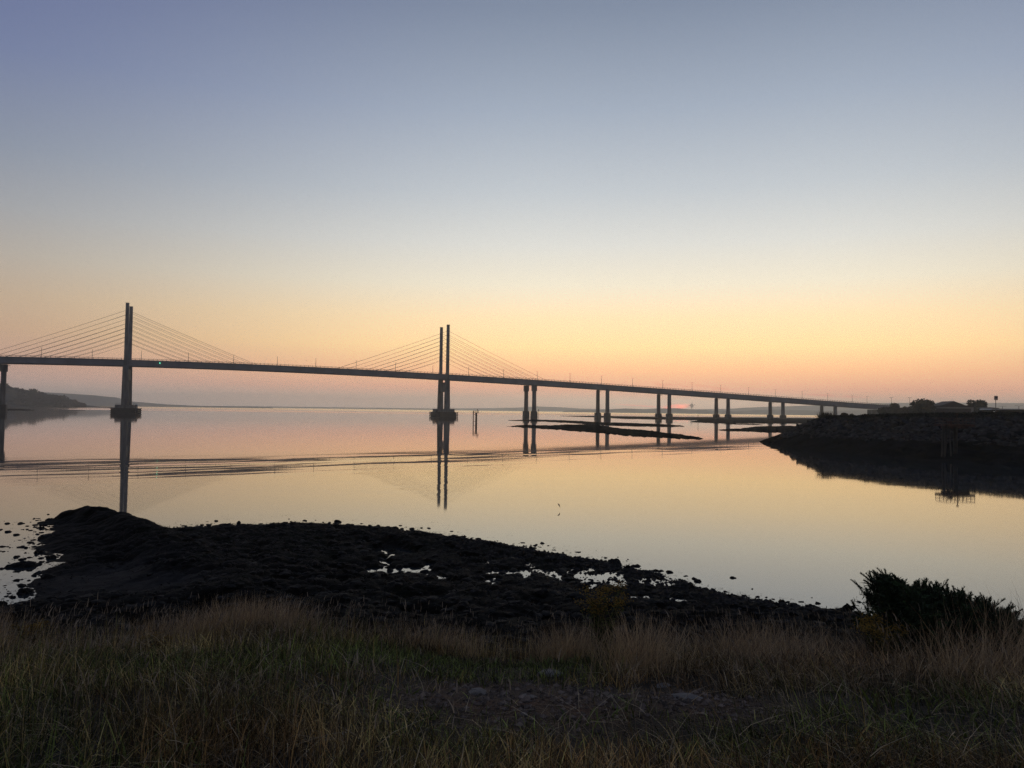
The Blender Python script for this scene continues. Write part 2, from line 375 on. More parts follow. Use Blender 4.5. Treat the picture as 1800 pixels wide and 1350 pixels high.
sandbar([(-80, 717.4), (0, 718.4), (40, 718.8), (60, 720.6)], [(-80, 720.5), (0, 721.6), (40, 721.8), (60, 721.3)], .5, 'low mud spit beyond the leftmost pier', 75, .3, 120)

# ------------------------------------------------------------------ bridge
PB, ANG = 620.0, R_(20.0)
nB, uB = Vector((-math.sin(ANG), math.cos(ANG), 0)), Vector((math.cos(ANG), math.sin(ANG), 0))
OB = nB * PB
def onb(x, y, yo=0.0):                     # pixel -> distance along the bridge and height, on the vertical plane yo behind the near columns
    d = ray(x, y); k = (PB + yo) / d.dot(nB); P = CAM + d * k; return (P - OB).dot(uB), P.z
SEP = 22.0
prof_px = [(0, 626.4), (215, 632), (330, 636.4), (450, 641.5), (626, 648.8), (770, 656.2), (850, 661.8), (940, 667.8), (1069, 676.6), (1178, 684.6), (1281, 692), (1378, 698.4), (1470, 705.6), (1560, 712.5)]
prof = [onb(x, y, 1.2) for x, y in prof_px]
pt = np.array([p[0] for p in prof]); pz = np.array([p[1] for p in prof])
fit = np.polyfit(pt, pz, 3)
TL, TR = -430.0, onb(1566, 712, 1.2)[0]
def ztop(t):
    z0 = np.polyval(fit, max(min(t, TR), pt[0]))
    return float(z0 if t > pt[0] else z0 + (t - pt[0]) * .004)
BR = empty('cable_stayed_bridge', OB, ANG)
tag(BR, 'long cable-stayed road bridge on twin tower pylons crossing the firth', 'bridge')
DD = 4.2
cross = [(1.2, 0), (1.2, -.5), (1.7, -.5), (1.7, -DD), (2.5, -DD), (2.5, -.9), (SEP - 2.5, -.9), (SEP - 2.5, -DD), (SEP - 1.7, -DD), (SEP - 1.7, -.5), (SEP - 1.2, -.5), (SEP - 1.2, 0)]
ts = np.linspace(TL, TR, 150); n = len(cross)
V = [(t, y, ztop(t) + z) for t in ts for y, z in cross]
q = [(i * n + j, (i + 1) * n + j, (i + 1) * n + (j + 1) % n, i * n + (j + 1) % n) for i in range(len(ts) - 1) for j in range(n)]
deck = mesh_np('deck', V, q, mat=MAT['steel'], parent=BR)
for yy in (1.5, SEP - 1.5):
    mb = MB()
    for hh, r in ((1.05, .11), (.55, .06)): mb.tube([(t, yy, ztop(t) + hh) for t in ts], r, 4)
    t = TL
    while t < TR:
        mb.box((t, yy, ztop(t) + .5), (.24, .2, 1.0)); t += 3.0
    mb.build('railing', MAT['rail'], deck)
for yy in (2.1, SEP - 2.1):                 # soffit flange of each edge girder
    mb = MB(); b0 = 0
    for t in ts: mb.v += [(t, yy - .75, ztop(t) - DD - .02), (t, yy + .75, ztop(t) - DD - .02), (t, yy + .75, ztop(t) - DD - .18), (t, yy - .75, ztop(t) - DD - .18)]
    for i in range(len(ts) - 1):
        for j in range(4): mb.f.append((i * 4 + j, (i + 1) * 4 + j, (i + 1) * 4 + (j + 1) % 4, i * 4 + (j + 1) % 4))
    mb.build('girder_flange', MAT['rail'], deck)
g = MB().box((0, 0, 0), (.5, .35, .5)).build('navigation_light', emis('green_lamp', (.15, 1.0, .55), 3.0), BR)
tg, zg = onb(281, 638.2, .8); g.location = (tg, .95, zg)
def shaft(t, y, z0, z1, w0, w1, d0, d1, name, m, bevel=.15, parent=BR):
    mb = MB()
    for z, w, d in ((z0, w0, d0), (z1, w1, d1)):
        for i, j in ((-1, -1), (1, -1), (1, 1), (-1, 1)): mb.v.append((t + i * w / 2, y + j * d / 2, z))
    mb.f += [(3, 2, 1, 0), (4, 5, 6, 7), (0, 1, 5, 4), (1, 2, 6, 5), (2, 3, 7, 6), (3, 0, 4, 7)]
    return mb.build(name, m, parent, bevel)
T1, T2 = onb(222.3, 600)[0], onb(787.2, 620)[0]
TOP = 41.2
for T in (T1, T2):
    zd = ztop(T)
    for y in (0, SEP):
        shaft(T, y, zd - DD, zd + TOP, 2.5, 2.2, 2.4, 2.2, 'tower_column', MAT['concrete'])
        shaft(T, y, 6.2, zd - DD - .01, 4.5, 3.7, 3.4, 2.9, 'tower_leg', MAT['concrete'], .2)
        shaft(T, y, zd + TOP, zd + TOP + .25, 2.5, 2.4, 2.4, 2.3, 'column_cap', MAT['steel'], .05)
    MB().box((T, SEP / 2, zd - DD - 6.4), (2.6, SEP - 3.2, 8.0)).build('cross_beam', MAT['concrete'], BR, .1)
    for y in (2.0, SEP - 2.0):
        shaft(T, y, 3.8, 6.3, 12.4, 12.2, 8.4, 8.2, 'pile_cap', MAT['concrete'], .2)
        shaft(T, y, -2, 3.9, 14.2, 14.0, 9.6, 9.4, 'cofferdam', MAT['wetconcrete'], .2)
    MB().box((T, SEP / 2, 4.9), (10.5, SEP - 12.5, 2.2)).build('tie_beam', MAT['wetconcrete'], BR)
    MB().box((T, SEP / 2, 1), (12, SEP - 13.7, 5)).build('tie_wall', MAT['wetconcrete'], BR)
    fb = MB(); L_, Wd = 17.6, 28.0; xc, yc = T, SEP / 2
    for z in (.9, 2.1, 3.6):
        for s in (-1, 1):
            fb.box((xc + s * L_ / 2, yc, z), (.45, Wd, .45)); fb.box((xc, yc + s * Wd / 2, z), (L_, .45, .45))
    for s in (-1, 1):
        for j in np.linspace(-.5, .5, 8): fb.box((xc + s * (L_ / 2 - .6), yc + j * Wd, 1.0), (.6, .6, 5.4))
        for z in (.9, 2.1, 3.6):
            for j in np.linspace(-.42, .42, 5): fb.box((xc + s * (L_ / 2 - .9), yc + j * Wd, z), (1.7, .4, .35))
    fb.build('fender', MAT['darkpile'], BR)
    rb = MB()
    for s in (-1, 1):
        rb.box((T + s * 5.8, SEP / 2, 7.3), (.08, SEP + 4, .08))
        for j in np.linspace(-.5, .5, 9): rb.box((T + s * 5.8, SEP / 2 + j * (SEP + 4), 6.8), (.08, .08, 1.1))
    rb.build('cap_railing', MAT['rail'], BR)
    for y in (0, SEP):
        for s in (-1, 1):
            for i in range(8):
                a = Vector((T + s * 1.1, y, zd + TOP - 5.4 - 3.3 * i)); tt = T + s * (91 - 7.75 * i)
                b = Vector((tt, y + (1.3 if y == 0 else -1.3), ztop(tt) - .2))
                mid = [a.lerp(b, k / 8) - Vector((0, 0, 4 * .55 * (k / 8) * (1 - k / 8))) for k in range(9)]
                MB().tube(mid, .105 if y == 0 else .09, 5).build('stay_cable', MAT['cable'], BR)
piers = [(-9.5, 1), (940, 1), (1069, 0), (1178, 0), (1281.5, 0), (1378, 0), (1470, 0)]
PT = [onb(x, 700)[0] for x, _ in piers]
for (x, capd), T in list(zip(piers, PT)) + [((0, 0), PT[0] - 66), ((0, 0), PT[0] - 132)]:
    zu = ztop(T) - DD - .2
    for y in (1.4, SEP - 1.4):
        if capd:
            shaft(T, y, 5.3, zu - 5.2, 3.1, 2.9, 2.6, 2.4, 'pier_shaft', MAT['concrete'], .12)
            shaft(T, y, zu - 5.4, zu - .1, 4.3, 4.3, 3.2, 3.2, 'pier_head', MAT['concrete'], .25)
        else:
            shaft(T, y, 4.6, zu - .3, 2.9, 2.7, 2.4, 2.3, 'pier_shaft', MAT['concrete'], .12)
            shaft(T, y, zu - .4, zu + .05, 1.9, 1.9, 1.6, 1.6, 'bearing', MAT['rail'], .05)
        shaft(T, y, -2, 5.4 if capd else 4.7, 5.2, 4.9, 4.6, 4.3, 'pier_base', MAT['wetconcrete'], .2)
        for s in (1,):
            ab = MB().box((T + 2.6, y, zu - 1.0), (2.0, 1.6, .15)).box((T + 1.8, y, zu - 1.6), (.3, .3, 1.4))
            for w in (-1, 1): ab.box((T + 2.6, y + w * .8, zu - .4), (2.0, .08, .08)); ab.box((T + 3.55, y + w * .8, zu - .7), (.1, .1, .7))
            ab.build('access_platform', MAT['rail'], BR)
TA = onb(1525, 716, SEP - 1)[0]
ab = MB().box(((TA + TR) / 2 + 25, SEP / 2, 4), (TR - TA + 50, SEP - 1, 2 * (ztop(TR) - DD - 4.4)))
ab.build('abutment', MAT['concrete'], BR)

# lamps along the deck
lamps_px = [(73, 611), (162.5, 614.5), (248.8, 616.5), (331.4, 620), (411, 624), (487.8, 627), (555.3, 630), (626.3, 633.5), (695.5, 637.5), (761, 642.5), (824, 645), (885.5, 649), (944.5, 653),
            (1002, 656.5), (1057.5, 660.5), (1112, 664.5), (1165, 668.5), (1216.5, 672.5), (1267, 676.5), (1316, 680.5), (1363, 684), (1410, 687.5), (1455, 691), (1498, 694), (1524, 696.5)]
proto = None
ORD = ['first', 'second', 'third', 'fourth', 'fifth', 'sixth', 'seventh', 'eighth', 'ninth', 'tenth', 'eleventh', 'twelfth', 'thirteenth', 'fourteenth', 'fifteenth', 'sixteenth']
def copy_tree(o, parent=None):
    c = o.copy(); COL.objects.link(c); c.parent = parent
    for ch in [x for x in bpy.data.objects if x.parent == o]:
        copy_tree(ch, c)
    return c
def make_lamp(h=9.0):
    r = empty('street_lamp')
    MB().tube([(0, 0, 0), (0, 0, h * .5), (0, 0, h)], [.2, .16, .12], 6).build('mast', MAT['lampm'], r)
    a = MB()
    for s in (-1, 1): a.tube([(0, 0, h - .1), (0, s * .7, h + .12), (0, s * 1.5, h + .2)], .08, 5)
    a.build('arm', MAT['lampm'], r)
    for s in (-1, 1): MB().box((0, s * 1.8, h + .2), (.3, .8, .14)).build('lantern', MAT['lampm'], r, .04)
    return r
proto = make_lamp()
lt = sorted(onb(x, y, SEP / 2) for x, y in lamps_px)
nl = sum(1 for t, _ in lt if t < T1); nm = sum(1 for t, _ in lt if T1 < t < T2)
for i, (t, z) in enumerate(lt):
    o = proto if i == 0 else copy_tree(proto)
    p = OB + uB * t + nB * (SEP / 2); o.location = (p.x, p.y, ztop(t)); o.rotation_euler = (0, 0, ANG); o.scale = (1, 1, max(.75, (z - ztop(t)) / 9.2))
    if i < nl: lab = f'{ORD[nl - 1 - i]} thin lamp mast left of the left bridge pylon'
    elif i < nl + nm: lab = f'{ORD[i - nl]} thin lamp mast right of the left pylon along the main span'
    else: lab = f'{ORD[i - nl - nm]} thin lamp mast right of the right pylon on the bridge approach'
    tag(o, lab, 'street lamp', 'lamp masts along the bridge deck')

# ------------------------------------------------------------------ rocky bank, land behind
wl = [(1334, 776.5), (1350, 779), (1375, 783), (1420, 790), (1500, 799), (1600, 808), (1800, 819), (2100, 838), (2500, 868)]
cr = [(1345, 772.5, 160), (1375, 761.5, 158), (1400, 751.5, 156), (1430, 737, 152), (1455, 730.5, 148), (1500, 731.5, 141), (1600, 728.6, 133), (1800, 727, 121), (2100, 727, 105), (2500, 727, 88)]
Wp = np.array([tuple(onz(x, y)) for x, y in wl]); Cp = np.array([tuple(at(x, y, D)) for x, y, D in cr])
def along(P, s):
    d = np.r_[0, np.cumsum(np.linalg.norm(np.diff(P, axis=0), axis=1))]; d /= d[-1]
    return np.stack([np.interp(s, d, P[:, i]) for i in range(3)], -1)
ns, nv = 520, 60
s = np.linspace(0, 1, ns) ** 1.15; v = np.linspace(-.12, 1.0, nv)
A, B = along(Wp, s), along(Cp, s)
def bank_pt(si, vi):
    a, b = A[si], B[si]
    return a * (1 - vi) + b * vi
G = A[:, None, :] * (1 - v[None, :, None]) + B[:, None, :] * v[None, :, None]
hz = np.clip(v, 0, 1)
G[..., 2] = B[:, None, 2] * (hz ** 1.12)[None, :] + np.minimum(v, 0)[None, :] * 6
lump = dome(G[..., 0] / 1.1, G[..., 1] / 1.6, 80) * .45 + fbm(G[..., 0] / 5, G[..., 1] / 5, 4, 81) * .5
G[..., 2] += (lump - .25) * np.clip(B[:, None, 2] / 3, .1, 1) * (sstep(-.1, .12, v) * (1 - .85 * sstep(.7, 1, v)))[None, :]
# land behind the crest: rows running back from the camera
back = []
for k, D in enumerate((1.05, 1.3, 1.8, 2.6, 4, 6, 9)):
    bb = B.copy(); bb[:, :2] *= D; bb[:, 2] = np.minimum(B[:, 2], 5.3) - .1; bb[:, 2] += fbm(bb[:, 0] / 30, bb[:, 1] / 30, 3, 83) * .6
    back.append(bb[:, None, :])
i0 = int(np.argmax(B[:, 2] > 5.3)); G2 = np.concatenate([G[:, -1:, :]] + back, 1)[i0:]; G2[0, 1:, 2] = -1
def gridq(n, k):
    i, j = np.meshgrid(np.arange(n - 1), np.arange(k - 1), indexing='ij'); return np.stack([i * k + j, (i + 1) * k + j, (i + 1) * k + j + 1, i * k + j + 1], -1).reshape(-1, 4)
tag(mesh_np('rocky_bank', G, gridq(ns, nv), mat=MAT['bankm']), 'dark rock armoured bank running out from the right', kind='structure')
tag(mesh_np('land', G2, gridq(len(G2), 8), mat=MAT['ground'], smooth=True), 'flat land behind the rocky bank', kind='structure')

def blob(seed, sub=2, k=.35, flat=.6, sq=.6):
    import bmesh
    bm = bmesh.new(); bmesh.ops.create_icosphere(bm, subdivisions=sub, radius=1)
    r = random.Random(seed); dirs = [Vector((r.gauss(0, 1), r.gauss(0, 1), r.gauss(0, 1))).normalized() for _ in range(9)]; cut = [r.uniform(.55, .95) for _ in dirs]
    for vv in bm.verts:
        c = vv.co.copy()
        for d, q in zip(dirs, cut):
            e = c.dot(d) - q
            if e > 0: c -= d * e * .9
        c *= 1 + k * (float(fbm(c.x * 1.7 + seed * 3.1 + c.z, c.y * 1.7 + seed, 3, 90)))
        c.z *= flat; vv.co = c
    me = bpy.data.meshes.new('rock'); bm.to_mesh(me); bm.free(); return me
rock_me = []
for i in range(7):
    me = blob(i, 2, .3, .62); me.materials.append(MAT['rock']); rock_me.append(me)
spots = []
for _ in range(4200):
    si = int((random.random() ** .9) * (ns - 1)); vv = random.uniform(.36, .9)
    p = bank_pt(si, vv); h = B[si, 2] * vv ** 1.12
    if B[si, 2] < 3.4: continue
    spots.append((si, vv, p[0], p[1], h + .1, random.uniform(.35, .8)))
inview = lambda x, y: abs(x / y - .05) < .72
cand = sorted([q for q in spots if q[2] / q[3] < .68], key=lambda q: -q[5] / q[3])
chosen, rest = [], []
cell = {}
for q in cand:
    key = (round(q[2] / 1.5), round(q[3] / 1.5))
    if len(chosen) < 290 and key not in cell: cell[key] = 1; chosen.append(q)
    else: rest.append(q)
for i, (si, vv, x, y, z, r) in enumerate(chosen):
    o = bpy.data.objects.new('boulder', rock_me[i % 7]); link(o)
    o.location = (x, y, z - .12); o.rotation_euler = (random.uniform(-.5, .5), random.uniform(-.5, .5), random.uniform(0, 6.3)); o.scale = (r * 1.25, r, r)
    tag(o, 'angular grey boulder in the rock armour of the right bank', 'boulder', 'armour boulders on the right bank')
bv, bf, base = [], [], 0
for i, (si, vv, x, y, z, r) in enumerate(rest[:2200]):
    me = rock_me[i % 7]; c = np.empty(len(me.vertices) * 3, np.float32); me.vertices.foreach_get('co', c); c = c.reshape(-1, 3)
    a = random.uniform(0, 6.3); ca, sa = math.cos(a), math.sin(a); c = c * np.array([r * 1.1, r * .9, r * .7]); c = np.c_[c[:, 0] * ca - c[:, 1] * sa + x, c[:, 0] * sa + c[:, 1] * ca + y, c[:, 2] + z - .3]
    f = np.empty(len(me.polygons) * 3, np.int32); me.polygons.foreach_get('vertices', f); bv.append(c); bf.append(f.reshape(-1, 3) + base); base += len(c)
tag(mesh_np('rock_armour', np.concatenate(bv), None, np.concatenate(bf), MAT['rock']), 'mass of smaller armour stones between the boulders of the right bank', 'rocks', kind='stuff')
def crest_pt():
    si = int(random.random() * (ns - 1))
    while B[si, 2] < 5.3: si = int(random.random() * (ns - 1))
    t = random.uniform(.86, 1.12); p = A[si] * (1 - t) + B[si] * t
    h = .5 + .5 * float(fbm(p[0] / 3, p[1] / 3, 3, 95)) + (.5 if float(fbm(p[0] / 9, 2, 2, 96)) > .15 else 0)
    return p[0], p[1], min(B[si, 2], B[si, 2] * t ** 1.1) - .1 + max(.1, h) * random.random() * .42 - .05
tag(leaf_cloud(26000, crest_pt, .13, MAT['scrub'], 'undergrowth'), 'low dark scrub and grass along the top of the rocky bank', 'undergrowth', kind='stuff')

def blades(name, P, Lg, az, lean, w, col, mt, parent=None, face=None, curl=1.7, rise=1.0):
    n = len(P); tt = np.array([0, .4, .75, 1.0]); V = np.zeros((n, 7, 3), np.float32)
    d = np.c_[np.cos(az), np.sin(az)]; fa = rng.random(n) * 6.28 if face is None else face; wv = np.c_[np.cos(fa), np.sin(fa)] * w[:, None] / 2
    up = np.sqrt(np.clip(1 - (lean * .9) ** 2, .05, 1))
    for k, t in enumerate(tt):
        c = np.c_[P[:, :2] + d * (lean * Lg * t ** curl)[:, None], P[:, 2] + Lg * rise * up * (t - .12 * lean * t * t * 2)]
        if k < 3:
            ww = wv * (1.0, .85, .55)[k]
            V[:, 2 * k, :2] = c[:, :2] - ww; V[:, 2 * k + 1, :2] = c[:, :2] + ww; V[:, 2 * k, 2] = c[:, 2]; V[:, 2 * k + 1, 2] = c[:, 2]
        else: V[:, 6] = c
    b = np.arange(n)[:, None] * 7
    q = np.concatenate([b + [0, 1, 3, 2], b + [2, 3, 5, 4]]); t3 = b + [4, 5, 6]
    return mesh_np(name, V, q, t3, mt, parent, cols=np.repeat(col, 7, 0))
# reeds on the left end of the bank
rp = []
for _ in range(420):
    x = random.gauss(1452, 7); p = at(x, 731, 149); rp.append((p.x, p.y + random.uniform(-1, 1), 5.4))
rp = np.array(rp); nr = len(rp)
tag(blades('reeds', rp, rng.uniform(.5, 1.5, nr), rng.random(nr) * 6.28, rng.uniform(.1, .6, nr), np.full(nr, .05), np.tile([[.02, .022, .014]], (nr, 1)), MAT['blade']), 'spiky grass tuft at the left end of the rocky bank', 'grass', kind='stuff')

# trees, buildings and signs behind the bank
def tree(x, D, w, top, name, label, group, seed, zb=5.0, nleaf=2600, trunk=True, squash=1.0):
    nleaf = int(nleaf * 2.2)
    random.seed(seed); px = 727; c = at(x, px, D); zt = at(x, top, D).z; ww = w * D / FPX; h = zt - zb
    r = empty(name, (c.x, c.y, zb)); tag(r, label, 'tree' if 'tree' in name else 'bush', group)
    if trunk:
        MB().tube([(0, 0, -.5), (.1, 0, h * .25), (.2, .1, h * .5), (0, 0, h * .8)], [.35, .3, .22, .1], 7).build('trunk', MAT['bark'], r)
    lobes = [(random.uniform(-.27, .27) * ww, random.uniform(-.27, .27) * ww, h * random.uniform(.3, .74), random.uniform(.17, .28)) for _ in range(22)]
    lobes += [(0, 0, h * .62, .34), (0, 0, h * .45, .38)]
    def fn():
        lx, ly, lz, lr = random.choice(lobes); v_ = Vector((random.gauss(0, 1), random.gauss(0, 1), random.gauss(0, 1))).normalized() * (random.random() ** .35) * lr
        return lx + v_.x * ww, ly + v_.y * ww, max(.1, lz + v_.z * h * .95 * squash)
    leaf_cloud(nleaf, fn, .38 * ww / 11 + .12, MAT['leaf'], 'crown', r)
    random.seed(seed + 100)
tree(1625, 430, 43, 698.5, 'broadleaf_tree', 'round crowned tree left of the gabled hall', 'trees behind the bank', 301)
tree(1717, 460, 38, 700, 'broadleaf_tree', 'round crowned tree right of the gabled hall', 'trees behind the bank', 302)
tree(1574, 520, 18, 707, 'broadleaf_tree', 'small dark tree at the end of the bridge deck', 'trees behind the bank', 303)
tree(1596, 500, 34, 713.5, 'bush', 'low wide bush between the bridge end and the tall tree', 'bushes behind the bank', 304, 5, 1800, False)
tree(1560, 540, 40, 714.5, 'bush', 'long low bush under the bridge end', 'bushes behind the bank', 305, 5, 1800, False)
tree(1735, 420, 24, 715.5, 'bush', 'low bush beside the right round tree', 'bushes behind the bank', 306, 5, 1000, False)
tree(1484, 160, 14, 725, 'bush', 'dark rounded shrub on the crest beside the spiky tuft', 'shrubs on the bank crest', 307, 4.8, 900, False)
tree(1497, 165, 8, 726, 'bush', 'small shrub on the crest right of the rounded shrub', 'shrubs on the bank crest', 308, 4.8, 500, False)
# hall
c = at(1676, 727, 450); hall = empty('gabled_hall', (c.x, c.y, 5.0), R_(-6)); tag(hall, 'wide dark roofed hall with low central gable between two trees', 'building')
sc = 450 / FPX; hw = 33.5 * sc; ze = at(1645, 714, 450).z - 5; zr = at(1676, 705, 450).z - 5
MB().prism([(-hw, 0), (hw, 0), (hw, ze - .3), (-hw, ze - .3)], 0, 14).build('wall', MAT['render'], hall)
rf = MB().prism([(-hw - .5, ze - .3), (-hw + .2, ze + .25), (-hw * .55, ze + .8), (0, zr), (hw * .55, ze + .8), (hw - .2, ze + .25), (hw + .5, ze - .3)], -.6, 14.6).build('roof', MAT['roof'], hall)
MB().box((0, -.25, ze * .56), (hw * 1.7, .3, ze * .5)).build('dark_cladding', MAT['roof'], hall)
MB().box((-hw * .15, -.4, ze * .2), (hw * .55, .3, ze * .28)).build('door', MAT['render'], hall)
for k in (-.62, .42, .78): MB().box((k * hw, -.12, ze * .14), (hw * .16, .2, .8)).build('window', MAT['glass'], hall)
# long low shed
c = at(1790, 727, 380); shed = empty('long_shed', (c.x, c.y, 5.0), R_(-8)); tag(shed, 'long low shed with pale flat roof at the right edge', 'building')
sc = 380 / FPX; z1 = at(1790, 720.5, 380).z - 5
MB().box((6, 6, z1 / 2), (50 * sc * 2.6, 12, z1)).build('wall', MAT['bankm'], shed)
MB().prism([(6 - 66 * sc, z1), (6 + 66 * sc, z1), (6 + 66 * sc, z1 + .35), (6 - 64 * sc, z1 + .5)], -.5, 12.5).build('roof', MAT['paleroof'], shed)
for k in range(4): MB().box((-8 + k * 6, -.08, z1 * .6), (2.2, .2, z1 * .3)).build('window', MAT['glass'], shed)
c = at(1743, 727, 400); sh2 = empty('small_shed', (c.x, c.y, 5.0)); tag(sh2, 'small dark shed with sloping roof left of the tall signpost', 'building')
z2 = at(1743, 716, 400).z - 5
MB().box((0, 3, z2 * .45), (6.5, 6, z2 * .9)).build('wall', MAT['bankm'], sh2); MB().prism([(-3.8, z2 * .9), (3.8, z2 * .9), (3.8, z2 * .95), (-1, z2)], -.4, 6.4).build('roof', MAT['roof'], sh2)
# signpost
c = at(1750.5, 727, 320); sg = empty('signpost', (c.x, c.y, 5.0)); tag(sg, 'tall pole carrying a square board behind the bank', 'sign')
zt = at(1750.5, 696, 320).z - 5; bs = 6.3 * 320 / FPX
MB().tube([(0, 0, 0), (0, 0, zt - .2)], [.16, .12], 8).build('pole', MAT['lampm'], sg); MB().box((0, -.2, zt - bs * .56), (bs, .18, bs * 1.15)).build('board', MAT['sign'], sg, .02)
MB().box((0, -.34, zt - bs * .4), (bs * .7, .06, bs * .4)).build('board_panel', MAT['roof'], sg)
for x, y, lb in ((1762, 714, 'twin headed lamp post above the long shed, nearer the signpost'), (1791, 713, 'twin headed lamp post above the long shed, farther from the signpost')):
    o = copy_tree(proto); c = at(x, y, 420); o.location = (c.x, c.y, 5.0); o.scale = (1, 1, (c.z - 5) / 9.2); o.rotation_euler = (0, 0, R_(90)); tag(o, lb, 'street lamp', 'lamp posts behind the shed')
for x, y, lb in ((1567, 698.5, 'lamp post right of the bridge end, beside the small dark tree'), (1599, 698.8, 'lamp post between the small dark tree and the tall round tree')):
    o = copy_tree(proto); c = at(x, y, 640); o.location = (c.x, c.y, 5.0); o.scale = (1, 1, (c.z - 5) / 9.2); o.rotation_euler = (0, 0, R_(10)); tag(o, lb, 'street lamp', 'lamp posts on the approach road')
c = at(1748, 724.3, 300); fl = empty('added_bright_spot', (c.x, c.y, 5.0)); tag(fl, 'small bright white spot low below the signpost, an added glowing box', 'lamp')  # bright spot of unknown source, made up as a glowing box on a post
MB().tube([(0, 0, 0), (0, 0, c.z - 5.1)], .08, 6).build('post', MAT['lampm'], fl); MB().box((0, 0, c.z - 5), (1.35, .3, .36)).build('glow_backing', MAT['lampm'], fl)
MB().box((0, -.2, c.z - 5), (1.25, .06, .3)).build('lens', emis('bright_spot_glow', (1, .97, .92), 1.1), fl)  # added glowing face, not a known lamp

# ------------------------------------------------------------------ markers standing in the water
def marker(x0, D, label):
    c = at(x0, 744, D); r = empty('channel_marker', (c.x, c.y, 0), R_(-8)); tag(r, label, 'marker')
    k = D / FPX
    MB().tube([(-2.6 * k, 0, -1.5), (-2.6 * k, 0, 22 * k)], .2, 8).build('pile', MAT['rust'], r); MB().tube([(2.6 * k, 0, -1.5), (2.6 * k, 0, 18.6 * k)], .42, 10).build('pile', MAT['rust'], r)
    MB().box((1.5 * k, 0, 18.4 * k), (9.5 * k, 1.4, .22)).build('platform', MAT['rust'], r)
    b = MB()
    for z in (.9, 15.5 * k): b.tube([(-2.6 * k, 0, z), (2.6 * k, 0, z)], .09, 6)
    b.build('cross_bar', MAT['rust'], r)
    b = MB()
    for x in (-2.6, .5, 3.5, 6.2):
        for y in (-.65, .65): b.tube([(x * k, y, 18.4 * k), (x * k, y, 22 * k)], .04, 5)
    for y in (-.65, .65):
        for z in (20.3, 22): b.tube([(-2.6 * k, y, z * k), (6.2 * k, y, z * k)], .035, 5)
    b.tube([(6.2 * k, 0, 18 * k), (7.3 * k, 0, 19.5 * k), (7.2 * k, 0, 21.5 * k), (5.5 * k, 0, 22.6 * k)], .05, 5)
    b.build('railing', MAT['rust'], r)
    MB().tube([(4.6 * k, 0, 18.4 * k), (4.6 * k, 0, 25 * k)], .07, 6).box((4.6 * k, 0, 24 * k), (.35, .35, .5)).build('light_post', MAT['rust'], r)
marker(834.4, 343, 'rusty two legged light platform standing in water right of the right pylon')
# big dolphin by the rocky bank
D = 105; c = at(1672, 808, D); dp = empty('mooring_dolphin', (c.x, c.y, 0), R_(6)); tag(dp, 'timber piled platform with red railings standing before the rocky bank', 'dolphin')
k = D / FPX; zp = 4.75
for x in (1656.8, 1659.3, 1665.2, 1669): MB().tube([((x - 1672) * k, random.uniform(-.8, .8), -2), ((x - 1672) * k, 0, zp + .25)], .085, 8).build('pile', MAT['pile'], dp)
MB().tube([(11 * k, .3, -2), (11 * k, .3, zp - .3)], .28, 12).build('column', MAT['darkpile'], dp)
MB().tube([(1 * k, 1.6, -2), (1 * k, 1.6, zp - .3)], .2, 10).build('column', MAT['darkpile'], dp)
MB().box((11 * k, .5, zp), (54 * k, 2.4, .3)).box((11 * k, .5, zp - .32), (50 * k, .3, .3)).build('platform', MAT['rust'], dp)
b = MB()
for y in (-.6, 1.6):
    for x in np.linspace(-15, 38, 8): b.tube([(x * k, y, zp), (x * k, y, zp + .95)], .035, 5)
    for z in (.5, .95): b.tube([(-15 * k, y, zp + z), (39 * k, y, zp + z)], .03, 5)
for x in (-15, 39):
    for z in (.5, .95): b.tube([(x * k, -.6, zp + z), (x * k, 1.6, zp + z)], .03, 5)
b.build('railing', MAT['rust'], dp)
b = MB().tube([(16 * k, .5, zp), (16 * k, .5, zp + 1.45)], .06, 8).tube([(16 * k, .5, zp + 1.45), (16 * k, .5, zp + 1.62)], .17, 10)
b.build('light_post', MAT['rust'], dp)
MB().box((2 * k, .5, zp + .35), (.5, .5, .4)).build('cabinet', MAT['rust'], dp, .03)
for x, yw, yt, lb, tm in ((946.5, 728, 718.6, 'dark beacon post with topmark beside the first approach pier', 1), (1227, 743, 729.5, 'thin pole in the water between the third and fourth approach piers', 0)):
    p = onz(x, yw); h = at(x, yt, p.y).z; r = empty('beacon_post', p); tag(r, lb, 'beacon')
    MB().tube([(0, 0, -1.5), (0, 0, h)], .32 if tm else .10, 8).build('post', MAT['darkpile'], r)
    if tm:
        MB().box((.15, 0, h * .72), (1.5, 1.5, 2.4)).build('topmark', MAT['darkpile'], r, .2)
    else: MB().box((0, 0, h), (.35, .35, .3)).build('topmark', MAT['darkpile'], r)
